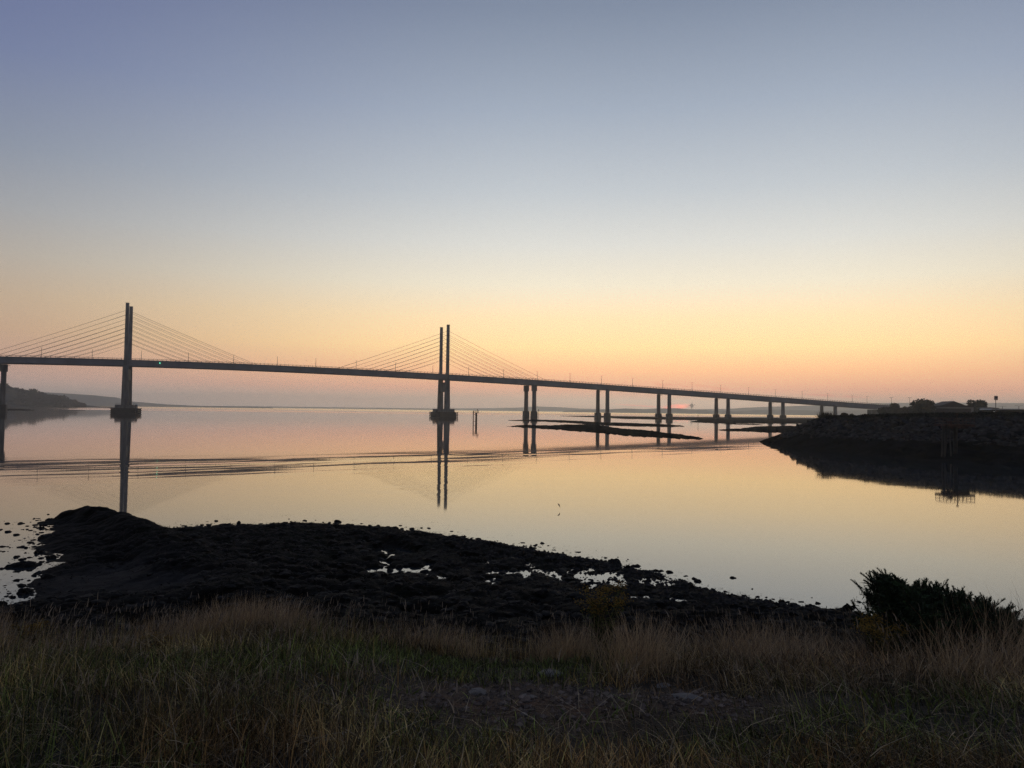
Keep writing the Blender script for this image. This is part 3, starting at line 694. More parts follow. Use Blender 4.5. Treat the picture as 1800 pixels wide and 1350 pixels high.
# low boat shape on the left spit
# gull
p = onz(982.6, 896.2); gz = .29
gu = empty('gull', (p.x, p.y, gz), R_(70)); tag(gu, 'small dark gull skimming low over the calm water', 'bird')
mb = MB().tube([(.2, 0, 0), (.14, 0, .015), (.04, 0, .01), (-.1, 0, 0), (-.2, 0, .0)], [.008, .028, .042, .03, .012], 8)
b0 = len(mb.v)
for sgn, up in ((1, .02), (-1, -.16)):
    for wd, (yy, zz, ch) in enumerate(((.03, .01, .07), (.14, .05 if sgn > 0 else .02, .08), (.27, .06 if sgn > 0 else -.06, .06), (.37, .03 if sgn > 0 else -.17, .015))):
        for xx in (ch, -ch):
            mb.v.append((xx - wd * .015, sgn * yy, zz + .006)); mb.v.append((xx - wd * .015, sgn * yy, zz - .006))
    for i in range(3):
        o_ = b0 + i * 4; mb.f += [(o_, o_ + 2, o_ + 6, o_ + 4), (o_ + 1, o_ + 5, o_ + 7, o_ + 3), (o_, o_ + 4, o_ + 5, o_ + 1), (o_ + 2, o_ + 3, o_ + 7, o_ + 6)]
    o_ = b0 + 12; mb.f.append((o_, o_ + 2, o_ + 3, o_ + 1)); b0 += 16
mb.build('body', MAT['gull'], gu); gu.scale = (.36, .36, .45); gu.rotation_euler = (R_(38), R_(-20), R_(25))
# smoke plume on the far shore
def smoke_mat():
    M = bpy.data.materials.new('smoke_volume'); M.use_nodes = True; n_, l_ = M.node_tree.nodes, M.node_tree.links; n_.clear()
    v_ = n_.new('ShaderNodeVolumePrincipled'); v_.inputs['Color'].default_value = (.22, .22, .23, 1); v_.inputs['Density'].default_value = .4
    o_ = n_.new('ShaderNodeOutputMaterial'); l_.new(v_.outputs[0], o_.inputs['Volume']); return M
mb = bpy.data.meshes.new('smoke'); import bmesh
bm = bmesh.new(); DS = 4500
for x, y, r in ((1216, 718, 1.0), (1216.5, 716.2, 1.6), (1215.3, 714.6, 1.9), (1218, 713.6, 1.7), (1214, 712.6, 2.0), (1217, 711.6, 2.0), (1220.5, 711.5, 1.3), (1216, 709.5, 1.3), (1211, 713, 1.2)):
    p = at(x, y, DS); bmesh.ops.create_icosphere(bm, subdivisions=2, radius=r * DS / FPX * .8, matrix=Matrix.Translation(p))
for v_ in bm.verts: v_.co += Vector((float(fbm(v_.co.x / 4, v_.co.z / 4, 3, 99)), 0, float(fbm(v_.co.z / 4, v_.co.x / 4, 3, 98)))) * 4
bm.to_mesh(mb); bm.free(); mb.materials.append(smoke_mat()); tag(link(bpy.data.objects.new('smoke', mb)), 'thin grey smoke plume rising over the far hills', 'smoke', kind='stuff')

# ------------------------------------------------------------------ shore and grassy bank
shore_px = [(-420, 1130), (-200, 1098), (0, 1076), (40, 1067), (70, 1059), (97, 1046), (76, 1039), (90, 1028), (104, 1017), (112, 1004), (118, 992), (117, 980), (114, 969), (100, 962), (108, 955), (96, 950),
            (112, 940), (117, 930), (110, 922), (108, 917), (122, 913), (150, 912), (190, 914), (225, 921), (262, 931), (300, 934), (330, 930), (370, 929), (400, 926), (470, 925), (520, 923), (560, 925), (620, 928),
            (665, 930), (720, 937), (757, 942), (787, 947), (833, 954), (883, 963), (933, 971), (967, 977), (1013, 985), (1067, 990), (1100, 1002), (1150, 1015), (1193, 1027), (1205, 1036), (1283, 1053),
            (1333, 1062), (1400, 1073), (1467, 1078), (1527, 1088), (1620, 1104), (1800, 1130), (2200, 1180), (2700, 1260)]
SP = np.array([tuple(onz(x, y))[:2] for x, y in shore_px])
poly = np.r_[SP, [[60, -30], [-60, -30]]]
def sdist(x, y):
    best = np.full(x.shape, 1e9); ins = np.zeros(x.shape, bool)
    for i in range(len(poly)):
        a, b = poly[i], poly[(i + 1) % len(poly)]; d = b - a; t = np.clip(((x - a[0]) * d[0] + (y - a[1]) * d[1]) / (d @ d), 0, 1)
        best = np.minimum(best, np.hypot(x - a[0] - d[0] * t, y - a[1] - d[1] * t))
        if abs(d[1]) > 1e-9:
            c = ((a[1] > y) != (b[1] > y)) & (x < d[0] * (y - a[1]) / d[1] + a[0]); ins ^= c
    return np.where(ins, best, -best)
def seg(x, y, P0, P1):
    d = np.array(P1) - P0; t = np.clip(((x - P0[0]) * d[0] + (y - P0[1]) * d[1]) / (d @ d), 0, 1)
    return np.hypot(x - P0[0] - d[0] * t, y - P0[1] - d[1] * t), t
rid = [np.array(tuple(onz(x, y))[:2]) for x, y in ((128, 914), (165, 913), (205, 925), (265, 962), (330, 1010), (400, 1060))]
def bank_h(x, y):
    ys = y + .55 * fbm(x / 2.2, y * 0 + 3, 3, 31) - np.clip(np.abs(x) - 4, 0, 9) * .06
    return np.interp(ys, [-30, 1.5, 3.5, 5, 6.5, 8, 9.2, 10.4, 12, 14, 17, 60], [4.9, 4.45, 4.36, 4.18, 3.9, 3.5, 3.12, 2.3, 1.2, .5, -.6, -6]) + .05 * fbm(x * 1.3, y * 1.3, 4, 33) + .10 * sstep(2.5, 5, x)
def shore_h(x, y, detail=True):
    sd = sdist(x, y); sd = sd + .55 * fbm(x / 1.6, y / 1.6, 4, 69)
    z = np.where(sd > 0, .02 + .26 * (1 - np.exp(-sd / 9)), sd * .11)
    r = np.zeros_like(z)
    for a, b, h0, h1, w in zip(rid[:-1], rid[1:], (.32, .48, .46, .42, .38), (.48, .46, .42, .38, .25), (.75, .95, 1.1, 1.2, 1.5)):
        dd, t = seg(x, y, a, b); r = np.maximum(r, (h0 + (h1 - h0) * t) * np.exp(-(dd / w) ** 2.6) * (1 + .45 * fbm(x / .9, y / .9, 3, 72)))
    z = z + r
    mudm = np.zeros_like(z)
    for px, py, rx, ry in ((175, 1010, 2.0, 3.0), (260, 1025, 2.2, 1.2)):
        c = onz(px, py, .25); mudm = np.maximum(mudm, np.exp(-(((x - c.x) / rx) ** 2 + ((y - c.y) / ry) ** 2) * 1.2))
    pool = np.zeros_like(z)
    for px, py, rx, ry in ((625, 1006, .9, .5), (670, 1003, 1.2, .45), (745, 1003, 1.2, .5), (830, 1006, 1.0, .7), (910, 1009, 1.0, .8), (970, 1008, 1.4, .9), (1030, 1014, 1.6, 1.1), (1090, 1022, 1.6, .9), (600, 1033, .9, .35), (520, 1036, .7, .3), (1150, 1052, .8, .4)):
        c = onz(px, py); pool = np.maximum(pool, np.exp(-(((x - c.x) / rx) ** 2 + ((y - c.y) / ry) ** 2)))
    pool = np.clip(pool * (.95 + 2.6 * fbm(x / .55, y / .9, 3, 73)), 0, 1)
    zc = [onz(500, 1000), onz(1180, 1030)]
    zone = sstep(-7.5, -5, x) * sstep(7, 5, x) * sstep(24.5, 26, y + .25 * x) * sstep(33.5, 31, y + .25 * x)
    pool = np.maximum(pool, zone * sstep(.10, .34, fbm(x / .8, y / 1.3, 3, 74)))
    z = z * (1 - np.clip(pool * 1.6, 0, 1)) - .05 * np.clip(pool * 1.4, 0, 1)
    z = z * (1 - .5 * zone)
    if detail:
        am = (.35 + .65 * sstep(-1.0, 1.5, sd)) * (1 - .8 * np.clip(mudm * 1.3, 0, 1)) * (1 - .72 * np.clip(pool * 1.3, 0, 1)) * (1 - .6 * zone)
        sh = 1 - .6 * sstep(-1, 9, x) * sstep(22, 26, y)      # shingle tip is finer
        z = z + am * sh * (.27 * dome(x / 1.0, y / 1.0, 61) + .11 * dome(x / .42, y / .42, 62) + .14 * fbm(x / 2.5, y / 2.5, 5, 64) - .10) + am * .035 * fbm(x / .16, y / .16, 2, 65)
    return z, mudm, sd
def Yc(x): return 10.2 + .4 * fbm(x / 3, x * 0, 3, 37)
# beach grid
xs = np.arange(-42, 42.01, .14); kk = 270; yv = np.linspace(0, 1, kk) ** 1.0
Xg = np.repeat(xs[:, None], kk, 1); Yg = Yc(Xg) + yv[None, :] * (48 - Yc(Xg))
zs, mudm, sdv = shore_h(Xg, Yg); zb = bank_h(Xg, Yg); Zg = np.maximum(zs, zb); Zg[:, -1] = -1.5; Zg[0] = np.minimum(Zg[0], Zg[0]); 
M_ = MAT['weed']
# mud tint for the smooth slate-grey flat
shm = mat('shore_cover', (.8, .8, .8), .8, .45, 3.5, spec=.06, tint=True, bump=.5, bscale=22)
cw = np.array([.0050, .0048, .0034]); cm = np.array([.019, .0185, .0185]); cg = np.array([.0075, .0088, .0042])
f1 = np.clip(mudm * 1.6 - .2, 0, 1)[..., None]; f2 = sstep(.05, .35, fbm(Xg / 3, Yg / 3, 3, 68))[..., None] * .6
ctint = (cw * (1 - f2) + cg * f2) * (1 - f1) + cm * f1
tag(mesh_np('shore', np.stack([Xg, Yg, Zg], -1), gridq(len(xs), kk), mat=shm, smooth=False, cols=ctint.reshape(-1, 3)), 'dark weed covered foreshore below the grass bank', kind='structure')
# bank grid
kb = 110; yv = np.linspace(0, 1, kb) ** .7; xb = np.arange(-42, 42.01, .14)
Xb = np.repeat(xb[:, None], kb, 1); Yb = -14 + yv[None, :] * (Yc(Xb) + 14); Zb = np.maximum(bank_h(Xb, Yb), shore_h(Xb, Yb)[0])
# make the seam with the shore exact
Zb[:, -1] = Zg[:, 0] if len(xb) == len(xs) else Zb[:, -1]
def patches(x, y):
    g = np.exp(-(((x - .08) / .80) ** 2 + ((y - 4.9) / .72) ** 2) ** 2)
    g2 = np.exp(-(((x - 1.22) / .40) ** 2 + ((y - 4.85) / .40) ** 2) ** 2)
    return np.clip(np.maximum(g, g2) * (1 + .9 * fbm(x * 3, y * 3, 3, 41)), 0, 1)
def turf(x, y): return np.clip(np.exp(-(((x + .3) / 1.4) ** 2 + ((y - 6.35) / .75) ** 2) ** 2), 0, 1)
gm = patches(Xb, Yb)[..., None]
cs = np.array([.030, .023, .013]); cgv = np.array([.078, .050, .030]); crd = np.array([.085, .034, .014])
rm = sstep(.0, .4, fbm(Xb * 1.8, Yb * 2.5, 3, 43))[..., None] * .8
ctb = cs * (1 - gm) + (cgv * (1 - rm) + crd * rm) * gm
tag(mesh_np('ground', np.stack([Xb, Yb, Zb], -1), gridq(len(xb), kb), mat=MAT['soil'], smooth=True, cols=ctb.reshape(-1, 3)), 'earth of the grassy bank in the foreground', kind='structure')

# seaweed fronds
nf = 70000
fx = rng.uniform(-17, 17, nf); fy = 12 + 30 * rng.random(nf) ** .8
fz, fm, fs = shore_h(fx, fy); keep = (fs > -.3) & (fz > .01) & (rng.random(nf) > fm * .95) & (np.abs(fx / fy) < .78); fx, fy, fz = fx[keep], fy[keep], np.maximum(fz, bank_h(fx, fy))[keep]; nf = len(fx)
fc = np.array([[.010, .0088, .0050]]) * (.4 + 3.2 * rng.random((nf, 1)) ** 4) * np.where(rng.random((nf, 1)) < .12, np.array([[1.4, .95, .8]]), 1)
tag(blades('seaweed', np.c_[fx, fy, fz - .01], rng.uniform(.06, .24, nf), rng.random(nf) * 6.28, rng.uniform(.75, 1.08, nf), rng.uniform(.015, .05, nf), fc, MAT['frond'], rise=.7), 'dark bladderwrack strewn over the foreshore', 'seaweed', kind='stuff')

# grass
def grass_field():
    P, Lh, AZ, LE, WD, CO = [], [], [], [], [], []
    def add(n, x, y, L0, az, le, w, c):
        z = bank_h(x, y); P.append(np.c_[x, y, z - .01]); Lh.append(L0); AZ.append(az); LE.append(le); WD.append(w); CO.append(c)
    straw, rust_, green, mauve, pale = [np.array(q) for q in ((.50, .37, .145), (.33, .175, .070), (.165, .205, .045), (.43, .29, .155), (.66, .52, .31))]
    def colour(x, y, n):
        a = fbm(x * .9, y * .9, 3, 45); b = fbm(x * .7 + 9, y * .7, 3, 46); r = rng.random(n)
        gsel = sstep(-.15, .3, b + (r - .5) * .7)[:, None]; c = straw * (1 - gsel) + green * gsel
        rs = (sstep(.0, .35, a + (rng.random(n) - .5) * .6) * .75)[:, None]; c = c * (1 - rs) + rust_ * rs
        ms = (sstep(.8, 2.2, x) * sstep(4.6, 6.2, y) * .8)[:, None]; c = c * (1 - ms) + mauve * ms
        tf = turf(x, y)[:, None] * .93; c = c * (1 - tf) + green * (.8) * tf
        return c * (.18 + 1.95 * rng.random((n, 1)) ** 2.6) * np.clip(1 + 1.3 * fbm(x * 1.4, y * 1.4, 3, 52), .35, 1.8)[:, None]
    # base sward
    n = 270000
    y = 2.4 + 7.2 * rng.random(n) ** 1.05; x = (rng.random(n) - .5) * 2 * (y * .78 + 3.4)
    gp = patches(x, y); tf = turf(x, y); edge = sstep(7.0, 9.5, y)
    keep = (rng.random(n) > gp * .95) & (rng.random(n) < .18 + .82 * sstep(-.3, .2, fbm(x * 1.6, y * 1.6, 3, 47)) + tf)
    x, y, gp, tf = x[keep], y[keep], gp[keep], tf[keep]; n = len(x)
    near = np.exp(-(((x - .4) / 1.7) ** 2 + ((y - 4.4) / 1.0) ** 2) ** 2)
    hv = (1 - .5 * near) * (1 + 1.1 * np.clip(fbm(x * .8, y * .8, 3, 48), -.5, .6))
    L0 = rng.uniform(.05, .215, n) * hv * (1 - .62 * tf) * (1 - .35 * sstep(1.3, 2.5, x) * sstep(5.2, 4.2, y))
    wind = fbm(x * .6, y * .6, 2, 49) * 5 + 2.6
    az = wind + rng.normal(0, 1.6, n)
    add(n, x, y, L0, az, np.clip(rng.normal(.66, .3, n) + .2 * sstep(.5, 2, x), .05, 1.08), rng.uniform(.0028, .0075, n) * (1 + .15 * (y > 6)), colour(x, y, n))
    # tall stems, denser at the edge of the bank
    n = 30000
    y = 2.9 + 6.7 * rng.random(n) ** .8; x = (rng.random(n) - .5) * 2 * (y * .75 + 3.2)
    keep = (patches(x, y) < .25) & (rng.random(n) > .8 * np.exp(-(((x - .4) / 1.5) ** 2 + ((y - 4.3) / 1.0) ** 2) ** 2)) & (turf(x, y) < .3 + .6 * (rng.random(n) < .06)) & (rng.random(n) < .25 + .9 * sstep(-.1, .3, fbm(x * 1.1, y * 1.1, 3, 50) + .25 * sstep(6.5, 8, y)))
    x, y = x[keep], y[keep]; n = len(x)
    c = colour(x, y, n) * 1.05
    pl = (rng.random(n) < .16)[:, None]; c = np.where(pl, pale * rng.uniform(.6, 1.3, (n, 1)), c)
    add(n, x, y, rng.uniform(.15, .40, n) * (1 + .4 * np.clip(fbm(x, y, 2, 51), -.5, .5)) * (1 - .25 * sstep(0, 3, np.abs(x - .2) < 1.2)), np.where(x > .6, 2.75, 1.3) + rng.normal(0, .8, n), np.clip(rng.normal(.3, .18, n) + .18 * (x > .6), .02, .95), rng.uniform(.002, .0042, n), c)
    # broad basal leaves of mixed weeds
    n = 9000; y = 2.8 + 4.6 * rng.random(n); x = (rng.random(n) - .5) * 2 * (y * .75 + .4); kp = (patches(x, y) < .6) & (fbm(x * 1.3 + 4, y * 1.3, 3, 53) > .02); x, y = x[kp], y[kp]; n = len(x)
    add(n, x, y, rng.uniform(.05, .16, n), rng.random(n) * 6.28, rng.uniform(.4, 1.0, n), rng.uniform(.009, .018, n), green * rng.uniform(.4, 1.2, (n, 1)))
    # fallen and broken stalks lying in the sward
    n = 6000; y = 2.8 + 5.6 * rng.random(n); x = (rng.random(n) - .5) * 2 * (y * .74 + .5); kp = (patches(x, y) < .7) & (turf(x, y) < .4); x, y = x[kp], y[kp]; n = len(x)
    P0 = len(P); add(n, x, y, rng.uniform(.10, .34, n), rng.random(n) * 6.28, rng.uniform(.95, 1.08, n), rng.uniform(.002, .0042, n), (pale * .9) * (.25 + rng.random((n, 1)) ** 2))
    P[P0][:, 2] += rng.uniform(.03, .16, n)
    # bleached tussocks
    for cx, cy, nn, hh, rr in ((-2.75, 7.6, 1300, .54, .46), (-2.35, 7.7, 1000, .50, .40), (-3.2, 7.3, 500, .45, .3), (1.0, 6.0, 700, .5, .28), (.55, 7.2, 700, .45, .3), (3.3, 5.6, 450, .5, .5), (4.0, 6.4, 450, .62, .6), (2.2, 6.9, 900, .5, .6), (-5.6, 8.0, 700, .5, .5), (-.75, 7.6, 600, .4, .5)):
        x = rng.normal(cx, rr * .55, nn); y = rng.normal(cy, rr * .45, nn)
        az = np.arctan2(y - cy, x - cx) * .6 + rng.normal(.9, .7, nn)
        add(nn, x, y, rng.uniform(.45, 1.05, nn) * hh, az, np.clip(rng.normal(.38, .2, nn), .05, .95), rng.uniform(.002, .0045, nn), (mauve * .65 + pale * .45) * rng.uniform(.5, 1.35, (nn, 1)))
    # tall rank stems over the gorse
    nn = 110; x = rng.normal(4.3, .5, nn); y = rng.normal(6.0, .4, nn)
    add(nn, x, y, rng.uniform(.35, .85, nn), rng.normal(2.6, .5, nn), np.clip(rng.normal(.35, .15, nn), .05, .8), rng.uniform(.003, .0045, nn), mauve * rng.uniform(.4, 1.1, (nn, 1)))
    return [np.concatenate(q) for q in (P, Lh, AZ, LE, WD, CO)]
P, Lh, AZ, LE, WD, CO = grass_field()
tag(blades('grass', P, Lh, AZ, LE, WD, CO, MAT['blade']), 'rank straw brown and green grass covering the foreground bank', 'grass', kind='stuff')
# seed heads
n = 2600; y = 3.2 + 6.6 * rng.random(n) ** .8; x = (rng.random(n) - .5) * 2 * (y * .72 + .4); kp = (patches(x, y) < .2) & (turf(x, y) < .3); x, y = x[kp], y[kp]; n = len(x)
z = bank_h(x, y); Lh2 = rng.uniform(.25, .5, n); az = np.where(x > .6, 2.75, 1.3) + rng.normal(0, .7, n); le = np.clip(rng.normal(.25, .15, n), .02, .7)
up = np.sqrt(1 - (le * .9) ** 2); hd = np.c_[x + np.cos(az) * le * Lh2, y + np.sin(az) * le * Lh2, z - .01 + Lh2 * up * (1 - .24 * le)]
stem = blades('seeding_grass', np.c_[x, y, z - .01], Lh2, az, le, np.full(n, .0025), np.array([[.22, .165, .105]]) * rng.uniform(.5, 1.3, (n, 1)), MAT['blade'])
tag(stem, 'scattered pale seeding grass stems above the sward', 'grass', kind='stuff')
blades('seed_head', hd - np.c_[np.zeros((n, 2)), np.full(n, .02)], rng.uniform(.04, .085, n), az, np.clip(le + .2, 0, .9), rng.uniform(.005, .009, n), np.array([[.33, .265, .185]]) * rng.uniform(.5, 1.25, (n, 1)), MAT['blade'], stem)

# gravel
n = 9000; x = rng.uniform(-1.1, 1.9, n); y = rng.uniform(3.8, 6.0, n); kp = rng.random(n) < patches(x, y) * .9 - .1; x, y = x[kp], y[kp]; n = len(x); z = bank_h(x, y)
oct_ = np.array([(1, 0, 0), (-1, 0, 0), (0, 1, 0), (0, -1, 0), (0, 0, .7), (0, 0, -.7)]); of = np.array([(0, 2, 4), (2, 1, 4), (1, 3, 4), (3, 0, 4), (2, 0, 5), (1, 2, 5), (3, 1, 5), (0, 3, 5)])
r = .005 + .022 * rng.random(n) ** 4; V = oct_[None] * r[:, None, None] * rng.uniform(.6, 1.4, (n, 6, 1)) + np.c_[x, y, z + r * .2][:, None, :]
tag(mesh_np('gravel', V, None, (np.arange(n)[:, None, None] * 6 + of[None]).reshape(-1, 3), MAT['gravel'], cols=np.repeat(np.array([[.12, .095, .075]]) * rng.uniform(.4, 2.2, (n, 1)), 6, 0)), 'fine grey gravel on the bare patches of the bank', 'gravel', kind='stuff')
def stone(px, py, w, h, name, label, cat, mt, seed, grp=None, ground='bank', flat=.5, sub=3, dep=.7):
    if ground == 'bank':
        d = ray(px, py); t = 3.0
        for _ in range(600):
            q = CAM + d * t
            if q.z < float(bank_h(np.array([q.x]), np.array([q.y]))[0]): break
            t += .02
        p = q
    else: p = onz(px, py)
    k = p.y / FPX; me = blob(seed, sub, .3, 1.0); me.name = name; me.materials.append(mt)
    o = link(bpy.data.objects.new(name, me)); o.location = (p.x, p.y, p.z + (h * k * .1 if ground == 'bank' else 0)); o.scale = (w * k * .56, w * k * .56 * dep, h * k * (.75 if ground != 'bank' else .55)); o.rotation_euler = (0, 0, random.uniform(-.4, .4))
    if ground != 'bank':
        c = np.empty(len(me.vertices) * 3, np.float32); me.vertices.foreach_get('co', c); c = c.reshape(-1, 3); a = np.arctan2(c[:, 1], c[:, 0]); q = .85 + .45 * fbm(np.cos(a) * 1.6 + seed, np.sin(a) * 1.6, 4, seed % 50) + .25 * fbm(c[:, 0] * 4 + seed, c[:, 1] * 4, 3, 7)
        c[:, 0] *= q; c[:, 1] *= q; c[:, 2] *= 1 + .9 * fbm(c[:, 0] * 2.6 + seed, c[:, 1] * 2.6, 4, 9); me.vertices.foreach_set('co', c.ravel())
    return tag(o, label, cat, grp)
stone(841, 1220, 36, 14, 'stone', 'rounded grey stone on the reddish left edge of the gravel patch', 'stone', MAT['stone'], 401)
stone(966, 1186, 46, 11, 'stone', 'pale flat stone at the back of the gravel patch', 'stone', MAT['stone'], 402)
stone(926, 1226, 36, 7, 'stone', 'flat half buried stone in the middle of the gravel patch', 'stone', MAT['stone'], 403)
stone(1205, 1226, 52, 9, 'stone', 'broad pale slab on the smaller right gravel patch', 'stone', MAT['stone'], 404)
stone(1168, 1206, 30, 6, 'stone', 'small pale slab behind the broad slab in the grass', 'stone', MAT['stone'], 405)
stone(920, 1258, 16, 9, 'stone', 'small knobbly stone at the front of the gravel patch', 'stone', MAT['stone'], 406)
stone(605, 1291, 9, 8, 'pebble', 'single white pebble in the grass left of the gravel', 'pebble', MAT['white'], 407)

# weedy stones in the shallows
rk = [(44, 994, 48, 13, 'largest weedy rock in the left cove'), (38, 984, 13, 4, 'flat stone just behind the largest cove rock'), (69, 972, 17, 8, 'rounded weedy rock near the cove shore, above the largest rock'),
      (92, 981, 17, 9, 'oval weedy rock close to the cove shore'), (73, 988, 13, 4, 'thin stone between the largest and the oval cove rock'), (38, 962, 21, 3.5, 'long flat weed strip at the middle of the cove'),
      (75, 929, 11, 5, 'small stone left of the weedy mound'), (90, 913.5, 17, 5, 'weedy stone off the tip of the mound'), (100, 928, 14, 5, 'low stone touching the foot of the mound'),
      (84, 1016, 34, 12, 'broad weedy rock against the cove shingle'), (42, 1042, 29, 11, 'humped weedy rock in the front of the cove'), (40, 1030, 16, 4, 'flat weed patch behind the humped rock'),
      (72, 1027, 15, 3.5, 'thin weed strip beside the shingle point'), (22, 1050, 11, 4, 'small stone left of the humped rock'), (4, 1064, 18, 10, 'dark rock at the very left edge of the cove'),
      (13, 920.5, 8, 3, 'tiny stone farthest left off the mound'), (36, 920.5, 11, 3, 'tiny stone between the mound tip and the left edge'), (4, 961, 12, 3, 'thin weed strip at the left edge'),
      (86, 946, 32, 11, 'spreading weedy rock at the foot of the mound'), (420, 920, 9, 6, 'lone pointed rock beyond the weed bed'), (350, 927, 18, 3.5, 'low weed strip off the left part of the weed bed'),
      (797, 946.5, 26, 7, 'long low rock at the outer edge of the weed bed'), (690, 929, 12, 3.5, 'small stone at the top of the weed bed curve'), (752, 940, 16, 5, 'stone left of the long low rock'),
      (910, 965.5, 16, 5, 'left one of two stones where the shingle begins'), (928, 968, 15, 8, 'right one of two stones where the shingle begins'), (873, 958, 20, 4, 'flat stone strip before the two shingle stones'),
      (1079, 990, 30, 13, 'big smooth rock off the shingle spit'), (1105, 999, 15, 8, 'round stone just right of the big smooth rock'), (1118, 995, 18, 3.5, 'thin weed strip beside the round stone'),
      (1212, 1034, 25, 10, 'dark rock where the shingle meets the water'), (1220, 1018, 11, 4, 'flat stone lying offshore of the dark shingle rock'), (1258, 1044, 11, 4, 'small stone right of the dark shingle rock'),
      (1283, 1053, 18, 9, 'first of three rounded rocks along the right shore'), (1331, 1058, 22, 10, 'second of three rounded rocks along the right shore'), (1366, 1067, 20, 9, 'third of three rounded rocks along the right shore'),
      (1374, 1058, 15, 6, 'low stone behind the third rounded rock'), (1426, 1069, 25, 9, 'leaning rock in the right shallows with a flat top'), (1436, 1061, 11, 4, 'small stone behind the leaning rock'),
      (1483, 1075, 28, 15, 'tallest dark rock before the gorse bush'), (1499, 1068, 10, 5, 'small stone beside the tallest dark rock'), (1288, 1016, 10, 3, 'lone weed tuft floating well off the right shore')]
for i, (x, y, w, h, lb) in enumerate(rk):
    stone(x, y, w * 1.0, h * .9, 'rock', lb, 'rock', MAT['darkstone'], 500 + i, 'weedy rocks in the shallows', 'water', sub=4, dep=1.0)
small_me = []
for i in range(6):
    me = blob(700 + i, 2, .6, .55); me.materials.append(MAT['darkstone']); small_me.append(me)
random.seed(41)
for i in range(110):
    j = random.randrange(3, len(shore_px) - 6); a, b = shore_px[j], shore_px[j + 1]; t = random.random(); x = a[0] + (b[0] - a[0]) * t; y = a[1] + (b[1] - a[1]) * t
    left = x < 125
    if left: x -= abs(random.gauss(0, 26)); y += random.gauss(0, 4)
    else: y -= abs(random.gauss(0, 6)) - 1
    if x < 2: continue
    p = onz(x, y); k = p.y / FPX; w_ = random.uniform(4, 12) * (1 if random.random() < .8 else 1.6)
    o = bpy.data.objects.new('pebble_rock', small_me[i % 6]); link(o); o.location = p; o.rotation_euler = (0, 0, random.uniform(0, 6.3)); o.scale = (w_ * k * .5, w_ * k * random.uniform(.25, .5), w_ * k * random.uniform(.16, .4))
    if left: tag(o, 'one of the scattered small stones in the left cove shallows', 'rock', 'small stones in the cove')
    else: tag(o, 'one of the scattered small stones along the outer edge of the weed bed', 'rock', 'small stones along the weed bed')
n = 16000; x = rng.uniform(-3, 9.5, n); y = rng.uniform(21, 36, n); zz, mm, ss = shore_h(x, y); kp = (ss > -.5) & (zz > -.03) & (rng.random(n) < np.exp(-np.clip(ss, 0, 9) / 2.2)); x, y, zz = x[kp], y[kp], zz[kp]; n = len(x)
r = .02 + .075 * rng.random(n) ** 3; V = oct_[None] * r[:, None, None] * rng.uniform(.6, 1.4, (n, 6, 1)) + np.c_[x, y, zz + r * .25][:, None, :]
tag(mesh_np('shingle', V, None, (np.arange(n)[:, None, None] * 6 + of[None]).reshape(-1, 3), MAT['gravel'], cols=np.repeat(np.array([[.016, .0155, .015]]) * rng.uniform(.3, 2.4, (n, 1)), 6, 0)), 'wet dark shingle along the right edge of the foreshore', 'shingle', kind='stuff')
# weed covered stones over the whole bed and out past its edge
bv, bf, base = [], [], 0
def put(x, y, z, rr):
    global base
    me = small_me[random.randrange(6)]; c = np.empty(len(me.vertices) * 3, np.float32); me.vertices.foreach_get('co', c); c = c.reshape(-1, 3)
    a = random.uniform(0, 6.3); ca, sa = math.cos(a), math.sin(a); c = c * np.array([rr * random.uniform(.8, 1.5), rr * random.uniform(.6, 1.1), rr * random.uniform(.5, 1.0)])
    f = np.empty(len(me.polygons) * 3, np.int32); me.polygons.foreach_get('vertices', f)
    bv.append(np.c_[c[:, 0] * ca - c[:, 1] * sa + x, c[:, 0] * sa + c[:, 1] * ca + y, c[:, 2] + z]); bf.append(f.reshape(-1, 3) + base); base += len(c)
px_, py_ = rng.uniform(-15, 13, 5200), rng.uniform(15, 41, 5200); pz_, pm_, ps_ = shore_h(px_, py_)
for x, y, z, mm, ss in zip(px_, py_, pz_, pm_, ps_):
    if ss > -.2 and z > -.01 and abs(x / y) < .75 and random.random() > mm * 1.2 and float(bank_h(np.array([x]), np.array([y]))[0]) < z: put(x, y, z, .05 + .17 * random.random() ** 2.5)
for _ in range(900):
    j = random.randrange(3, len(shore_px) - 5); a, b = SP[j], SP[j + 1]; t = random.random(); p = a + (b - a) * t; lft = p[0] < -10 and p[1] < 42
    p = p + np.array([random.gauss(0, .4), abs(random.gauss(0, 1.0)) - .3]) if not lft else p + np.array([-abs(random.gauss(0, 1.2)), random.gauss(0, .8)])
    put(p[0], p[1], 0, .03 + .13 * random.random() ** 3)
tag(mesh_np('weedy_stones', np.concatenate(bv), None, np.concatenate(bf), MAT['darkstone']), 'countless weed covered stones over the foreshore and its ragged water edge', 'stones', kind='stuff')
